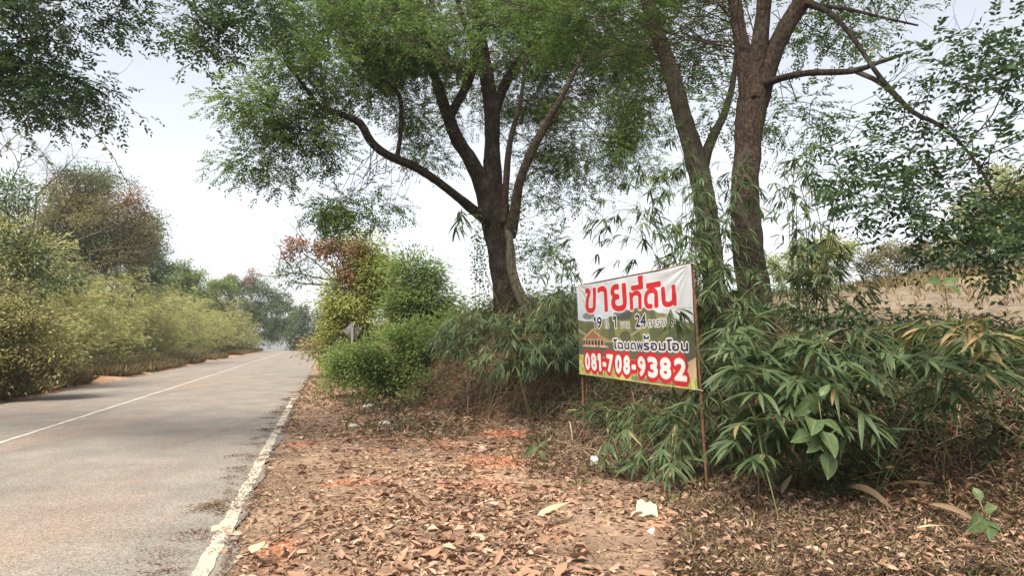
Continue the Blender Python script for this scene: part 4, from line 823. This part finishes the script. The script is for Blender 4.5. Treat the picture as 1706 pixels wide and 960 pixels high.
weeds('undergrowth', 'lime green weeds at the edge of the road toward the bend', 'lime_leaf', 24, 80, -.5, 3, 900, .9, .14, .06, 22)
weeds('undergrowth', 'dusty olive undergrowth on the upper bank between banner and big tree', 'bamboo_leaf', 9.5, 17, .9, 3.4, 900, .5, .15, .022, 20)
weeds('undergrowth', 'patchy green weeds on the far half of the field', 'lime_leaf', 4, 34, 13, 26, 420, .35, .12, .04, 16)
weeds('undergrowth', 'tangled weeds and bamboo seedlings under and around the banner', 'bamboo_leaf', 5.2, 12, .15, 2.4, 1100, .42, .13, .02, 16)
weeds('undergrowth', 'leafy green tangle over the upper bank right of the drooping bamboo', 'bamboo_leaf', 1.5, 6.5, 1.0, 3.0, 800, .3, .12, .022, 16)
weeds('undergrowth', 'mixed olive weeds over the red slump in front of the big multi-stemmed tree', 'olive_leaf', 12, 17.5, .3, 2.2, 420, .4, .1, .035, 18)
weeds('undergrowth', 'brown dead leaves hanging in the tangle on the bank', 'brown_leaf', 2.5, 15, .2, 2.6, 500, .3, .08, .02, 12)
weeds('undergrowth', 'dark low weeds along the brow of the bank before the field', 'olive_leaf', 2, 12, 2.2, 3.4, 500, .16, .08, .03, 18)
n = 1400; s_ = R.uniform(12, 60, n); x, y = xy(s_, -7.9 - np.abs(R.normal(size=n)) * 1.0); p = gpt(x, y); q = np.repeat(p, 18, 0); m = len(q); q = q + np.c_[rnd(m, 2) * .4, R.uniform(0, .7, m)]
tag(MB().add(*leaves(q, rnd(m, 3), A([0, 0, 1]) + .7 * rnd(m, 3), .13 * R.uniform(.6, 1.2, m), .04, 0)).build('undergrowth', M['olive_leaf']), 'dusty weeds under the thicket on the far side of the road', 'undergrowth', kind='stuff')

# ------------------------------------------------------------------ creepers, arching stems, bare branches
def creeper(name, label, lines, mat, L, per_m, spread=.05, r=.004):
    e = empty(name, gat(*lines[0][0][:2], lines[0][0][2]), label, 'creeper'); st_, lf = MB(), MB()
    for ln in lines:
        P, rad = smooth_line(A([at(*q) for q in ln]), np.full(len(ln), r), .1); P[1:-1] += rnd(len(P) - 2, 3) * .015; st_.add(*tubes(P, rad, 5))
        n = int(len(P) * .1 * per_m); q = P[R.integers(0, len(P), n)] + rnd(n, 3) * spread
        lf.add(*leaves(q, np.c_[rnd(n, 2), -R.uniform(.1, 1, n)], rnd(n, 3) + A([0, -.6, .3]), L * R.uniform(.5, 1.2, n), L * .6 * R.uniform(.7, 1.2, n), 0))
    tag(st_.build('stems', M['twig'], e), kind='stuff'); tag(lf.build('leaves', M[mat], e), kind='stuff'); return e
creeper('creeper', 'curtain of small-leaved creeper hanging left of the big multi-stemmed tree trunk',
        [[(797 + d1, 345 + 10 * abs(d1), 14.2), (796 + d1 * 1.5, 410, 14.2), (800 + d1 * 2, 460, 14.2), (803 + d1 * 3, 520, 14.2)] for d1 in (-4, -1, 2, 5)], 'tree_leaf', .07, 60, .1)
creeper('creeper', 'creeper stem with small leaves climbing the right flank of the big tree trunk',
        [[(868, 330, 14.4), (862, 400, 14.5), (872, 450, 14.4), (880, 505, 14.3)], [(872, 350, 14.4), (878, 420, 14.2), (882, 480, 14.2), (886, 520, 14.2)]], 'tree_leaf', .07, 60, .12)
creeper('arching_bamboo', 'single thin bamboo tip arching against the sky above the creeper-smothered tree',
        [[(-120, 560, 15), (-60, 330, 15), (40, 215, 15), (110, 192, 15), (150, 212, 15), (185, 255, 15), (213, 308, 15)], [(-140, 560, 15.4), (-60, 300, 15.4), (0, 215, 15.4), (50, 235, 15.4), (90, 280, 15.4), (110, 330, 15.4)]], 'olive_leaf', .14, 13, .06, .009)
def bare(name, label, base, Ybr, seeds, r0, depth=4, cat='tree', mat='bark_grey'):
    e = empty(name, base, label, cat); mb = MB()
    def grow(p, d, ln, r, k):
        K = 7; P = [p]; dd_ = d
        for _ in range(K - 1):
            dd_ = nrm(dd_ + .22 * rnd(3) + A([0, 0, .03])); P.append(P[-1] + dd_ * ln / (K - 1))
        P = A(P); mb.add(*tubes(P, np.linspace(r, r * .5, K), 5))
        if k > 0:
            for _ in range(4 if k > 1 else 3):
                i = R.integers(2, K); grow(P[i], nrm(dd_ + .85 * rnd(3)), ln * R.uniform(.5, .75), r * .52, k - 1)
    for (px, py, Y, dx, dz, ln) in seeds:
        q = at(px, py, Y); u = np.linspace(0, 1, 12)[:, None]; pb = A(base) * (1 - u) ** 1.5 + q * (1 - (1 - u) ** 1.5); pb[:, 2] = base[2] + (q[2] - base[2]) * u[:, 0]; pb[1:-1] += rnd(10, 3) * .06; mb.add(*tubes(pb, np.linspace(r0 * 1.5, r0, 12), 6)); grow(q, nrm(A([dx, .1, dz])), ln, r0, depth)
    mb.build('branches', M[mat], e, smooth=True); return e
bare('bare_tree', 'leafless grey twiggy tree at the left frame edge above the pale shrub', gat(30, 0, 24), 24, [(10, 330, 24, -.2, 1, 1.9), (60, 330, 24, .3, 1, 1.6), (100, 350, 24, .5, .8, 1.3)], .03)
bare('bare_branches', 'pale bare branches sprawling across the front of the creeper-smothered tree', gat(160, 0, 34), 34, [(130, 400, 34, .9, .5, 2.2), (150, 420, 34, 1, .3, 2.2), (170, 440, 34, 1, .1, 1.8), (200, 420, 34, .9, -.1, 1.5)], .035, 3)
bare('bare_limbs', 'thin brown leafless limbs of the half-dead tree reaching out over the road', gat(612, 0, 30.6), 30.6, [(585, 485, 30.6, -1, .35, 2.6), (590, 460, 30.6, -1, .3, 2.2), (560, 470, 30.6, -1, .1, 2.0), (600, 440, 30.6, -.7, .7, 1.6)], .04, 3, mat='bark_brown')
bare('bare_shrub', 'pale leafless shrub standing in the dry grass beyond the field', gat(1545, 0, 30), 30, [(1545, 440, 30, -.3, 1, .9), (1550, 435, 30, .4, 1, .9), (1600, 440, 30, -.2, 1, .8)], .03, 3)

# ------------------------------------------------------------------ plants with countable leaves
def leafy_plant(name, label, base, stem_pts, leafspec, mat, shape, r=.005):
    e = empty(name, base, label, 'plant'); P, rad = smooth_line(A([base] + [at(*q) for q in stem_pts]), np.linspace(r * 1.4, r * .6, len(stem_pts) + 1), .03)
    MB().add(*tubes(P, rad, 6)).build('stem', M['culm'], e, smooth=True)
    for (px, py, Y, px2, py2, dY, wd) in leafspec:
        b = at(px, py, Y); t = at(px2, py2, Y + dY); D = t - b; L_ = np.linalg.norm(D); q = P[((P - b) ** 2).sum(1).argmin()]
        u = np.linspace(0, 1, 4)[:, None]; MB().add(*tubes(q * (1 - u) + b * u, np.full(4, r * .5), 4)).build('stalk', M['culm'], e)
        single_leaves(e, b[None], D[None], A([[0, -.7, .7]]) + .25 * rnd(1, 3), A([L_]), A([wd]), M[mat], shape)
    return e
leafy_plant('broad_leaf_plant', 'sapling with big oval green leaves in front of the drooping bamboo', hit(1378, 805), [(1372, 730, 5.5), (1362, 655, 5.4)],
            [(1358, 690, 5.45, 1350, 655, -.1, .13), (1352, 672, 5.45, 1322, 692, -.15, .11), (1360, 700, 5.4, 1352, 722, -.25, .14), (1372, 720, 5.4, 1392, 762, -.2, .14), (1378, 755, 5.35, 1380, 800, -.1, .15),
             (1352, 725, 5.4, 1318, 735, -.1, .10), (1370, 700, 5.5, 1408, 728, -.1, .12), (1366, 660, 5.4, 1382, 640, .05, .07), (1368, 735, 5.4, 1345, 752, -.2, .10)], 'big_leaf', (1, 2))
leafy_plant('seedling', 'lone stalk with three broad grey-green leaves on the brow of the bank', gat(1578, 0, 6.2), [(1577, 500, 6.1), (1572, 478, 6.1)],
            [(1572, 478, 6.1, 1545, 466, -.1, .09), (1574, 474, 6.1, 1592, 460, .1, .10), (1576, 476, 6.1, 1600, 492, -.15, .12)], 'big_leaf', (1, 2))
leafy_plant('round_leaf_vine', 'low vine with round pale green leaves among dry brush near the right frame edge', hit(1648, 905), [(1640, 860, 4.4), (1632, 835, 4.4)],
            [(1638, 862, 4.4, 1612, 885, -.12, .11), (1640, 865, 4.4, 1650, 900, -.1, .12), (1640, 850, 4.4, 1660, 848, -.05, .09), (1634, 835, 4.4, 1622, 812, .05, .06), (1644, 870, 4.4, 1668, 885, -.06, .08)], 'big_leaf', (1, 3))
leafy_plant('seedling', 'two-leaved green seedling on the leaf litter left of the banner', gat(898, 0, 8.6), [(896, 745, 8.5)],
            [(896, 746, 8.5, 872, 760, -.1, .07), (898, 752, 8.5, 912, 772, -.1, .08), (897, 746, 8.5, 908, 736, .1, .05)], 'big_leaf', (1, 2))

# ------------------------------------------------------------------ single pieces lying about
def lying(name, label, cat, x0, y0, x1, y1, wd, mat, shape):
    a, b = hit(x0, y0), hit(x1, y1); a[2] = surf(a[0], a[1]); b[2] = surf(b[0], b[1]); a[2] += .10; b[2] += .12; wd *= 1.35
    return loose_leaves(name, label, cat, None, a[None], (b - a)[None], A([[.1, -.35, 1]]), A([np.linalg.norm(b - a)]), A([wd]), mat, shape)
lying('bamboo_sheath', 'pale curled bamboo sheath lying on the litter below the banner', 'leaf sheath', 895, 882, 958, 866, .06, M['sheath'], (1, 4))
lying('bamboo_sheath', 'longest tan bamboo sheath slanting through the dry brush beside the round-leaf vine', 'leaf sheath', 1548, 862, 1645, 925, .055, M['sheath'], (1, 4))
lying('bamboo_sheath', 'narrow straw-coloured sheath lying below the broad-leaved sapling', 'leaf sheath', 1412, 830, 1488, 892, .03, M['sheath'], (1, 4))
lying('bamboo_sheath', 'short tan sheath lying level in the brush right of the sapling', 'leaf sheath', 1475, 828, 1562, 838, .035, M['sheath'], (1, 4))
lying('bamboo_sheath', 'pinkish tan sheath just under the drooping bamboo tips', 'leaf sheath', 1418, 820, 1492, 812, .05, M['sheath'], (1, 4))
lying('bamboo_sheath', 'small upright tan sheath left of the sapling foot', 'leaf sheath', 1302, 842, 1318, 818, .04, M['sheath'], (1, 4))
lying('bamboo_sheath', 'bright tan sheath among dead stems by the right frame edge', 'leaf sheath', 1655, 722, 1700, 760, .05, M['sheath'], (1, 4))
lying('bamboo_sheath', 'short sheath low in the brush below the narrow straw-coloured one', 'leaf sheath', 1528, 903, 1588, 908, .03, M['sheath'], (1, 4))
yl = leafmat('yellow_leaf', [(.55, .52, .24), (.6, .56, .3)], .2)
lying('yellow_leaf', 'pale yellow heart-shaped leaf beside the edge line at the bottom', 'leaf', 418, 948, 438, 936, .07, yl, (1, 5))
lying('yellow_leaf', 'yellow-green leaf lying on the worn edge line', 'leaf', 352, 918, 374, 910, .06, yl, (1, 5))
def crumple(name, label, cat, px, py, sz, colr, flat=.5, seed=0, rough=.7):
    p = hit(px, py); p[2] = surf(p[0], p[1]); a = np.linspace(0, 2 * math.pi, 15)[:-1]; b = np.linspace(.04, math.pi - .04, 8); T, Ph = np.meshgrid(a, b, indexing='ij')
    d = np.stack([np.cos(T) * np.sin(Ph), np.sin(T) * np.sin(Ph), np.cos(Ph)], -1); k = 1 + .35 * vnoise(np.stack([d[..., 0] + d[..., 2] * 1.7, d[..., 1] - d[..., 2]], -1), .55, seed) + .06 * rnd(*T.shape)
    V = d * k[..., None] * A(sz) ; V[..., 2] = V[..., 2] * flat + sz[2] * flat * .6; V = V + p; n_, m_ = T.shape; F = []
    for i in range(n_):
        for j in range(m_ - 1):
            i2 = (i + 1) % n_; F += [[i * m_ + j, i * m_ + j + 1, i2 * m_ + j + 1], [i * m_ + j, i2 * m_ + j + 1, i2 * m_ + j]]
    o = MB().add(V.reshape(-1, 3), F).build(name, noisemat(name + str(seed), [tuple(c * .75 for c in colr), colr], 14, rough, .4, .01)); tag(o, label, cat); return o
crumple('crumpled_tissue', 'crumpled white tissue lying below the pale packet on the litter', 'tissue', 1090, 890, (.045, .03, .03), (.72, .68, .66), .9, 81)
crumple('plastic_scrap', 'white plastic scrap caught in the weeds below the banner', 'plastic scrap', 990, 778, (.05, .03, .07), (.75, .74, .74), 1.0, 82)
crumple('stone', 'larger pale stone at the edge of the weeds on the verge', 'stone', 640, 712, (.11, .08, .07), (.40, .36, .33), .9, 83)
crumple('stone', 'smaller grey stone left of the larger pale stone on the verge', 'stone', 588, 714, (.09, .07, .05), (.38, .35, .32), .9, 84)
crumple('stone', 'whitish stone resting against the green weeds below the diamond sign', 'stone', 613, 680, (.13, .1, .06), (.55, .52, .48), .8, 85)
crumple('rubbish_bag', 'white rubbish bag dumped under the thicket across the road', 'rubbish bag', 124, 640, (.28, .2, .16), (.68, .67, .66), .9, 86)
crumple('rubbish_bag', 'flatter grey rubbish bag beside the white one across the road', 'rubbish bag', 106, 645, (.22, .18, .08), (.5, .49, .47), .9, 87)
# flattened pale packet
pk = hit(1077, 860); u, v_ = np.meshgrid(np.linspace(-1, 1, 9), np.linspace(-1, 1, 7), indexing='ij'); zz = .03 + .02 * vnoise(np.stack([u, v_], -1), .5, 91) + .03 * (v_ > .3) * (v_ - .3)
V = np.stack([u * .088 * (1 - .12 * v_) + .012 * v_ + .2 * (zz - .03), v_ * .06 + .9 * (zz - .03), .052 + v_ * .036 + .9 * (zz - .03) - .02 * (u > .5) * (v_ > .4)], -1).reshape(-1, 3) + pk; F = [[i * 7 + j, (i + 1) * 7 + j, (i + 1) * 7 + j + 1] for i in range(8) for j in range(6)] + [[i * 7 + j, (i + 1) * 7 + j + 1, i * 7 + j + 1] for i in range(8) for j in range(6)]
V2 = V - A([0, 0, .006]); n_ = len(V); tag(MB().add(np.vstack([V, V2]), F + [[a + n_, c + n_, b + n_] for a, b, c in F]).build('flattened_packet', noisemat('packet', [(.3, .33, .2), (.42, .44, .3)], 18, .5, .3, .006)), 'flattened pale yellow-green packet lying on the leaf litter', 'packet')
def dead_branch(label, pts, r):
    P = A([hit(a, b) for a, b in pts]); P[:, 2] = surf(P[:, 0], P[:, 1]) + .03; Q, rad = smooth_line(P, np.linspace(r, r * .4, len(P)), .04); Q[1:-1] += rnd(len(Q) - 2, 3) * .008
    o = MB().add(*tubes(Q, rad, 6, .08)).build('dead_branch', M['dry_stem'], smooth=True); tag(o, label, 'branch')
dead_branch('dead branch lying on bare earth near the edge line', [(545, 868), (505, 880), (470, 900), (448, 915)], .012)
dead_branch('thin dark twig lying on the litter above the dead branch', [(500, 868), (470, 880), (462, 900), (458, 915)], .007)
dead_branch('long pale stick poking out of the dead stems by the right frame edge', [(1590, 700), (1640, 682), (1690, 665)], .012)
dead_branch('thick dead stick lying along the bank face by the right frame edge', [(1590, 720), (1650, 716), (1705, 706)], .02)

# ------------------------------------------------------------------ hazy air
hm = bpy.data.materials.new('haze'); hm.use_nodes = True; hn = hm.node_tree; hn.nodes.remove(hn.nodes['Principled BSDF'])
hv = hn.nodes.new('ShaderNodeVolumePrincipled'); hv.inputs['Color'].default_value = (.95, .95, .95, 1); hv.inputs['Density'].default_value = .0007; hv.inputs['Anisotropy'].default_value = .3
hn.links.new(hv.outputs[0], hn.nodes['Material Output'].inputs['Volume'])
c8 = A([[x_, y_, z_] for x_ in (-330, 330) for y_ in (-190, 480) for z_ in (-14, 30)], float)
hz = MB().add(c8, [[0, 1, 3], [0, 3, 2], [4, 6, 7], [4, 7, 5], [0, 4, 5], [0, 5, 1], [2, 3, 7], [2, 7, 6], [0, 2, 6], [0, 6, 4], [1, 5, 7], [1, 7, 3]]).build('haze', hm)
tag(hz, 'pale dry-season haze in the air', 'haze', kind='stuff')
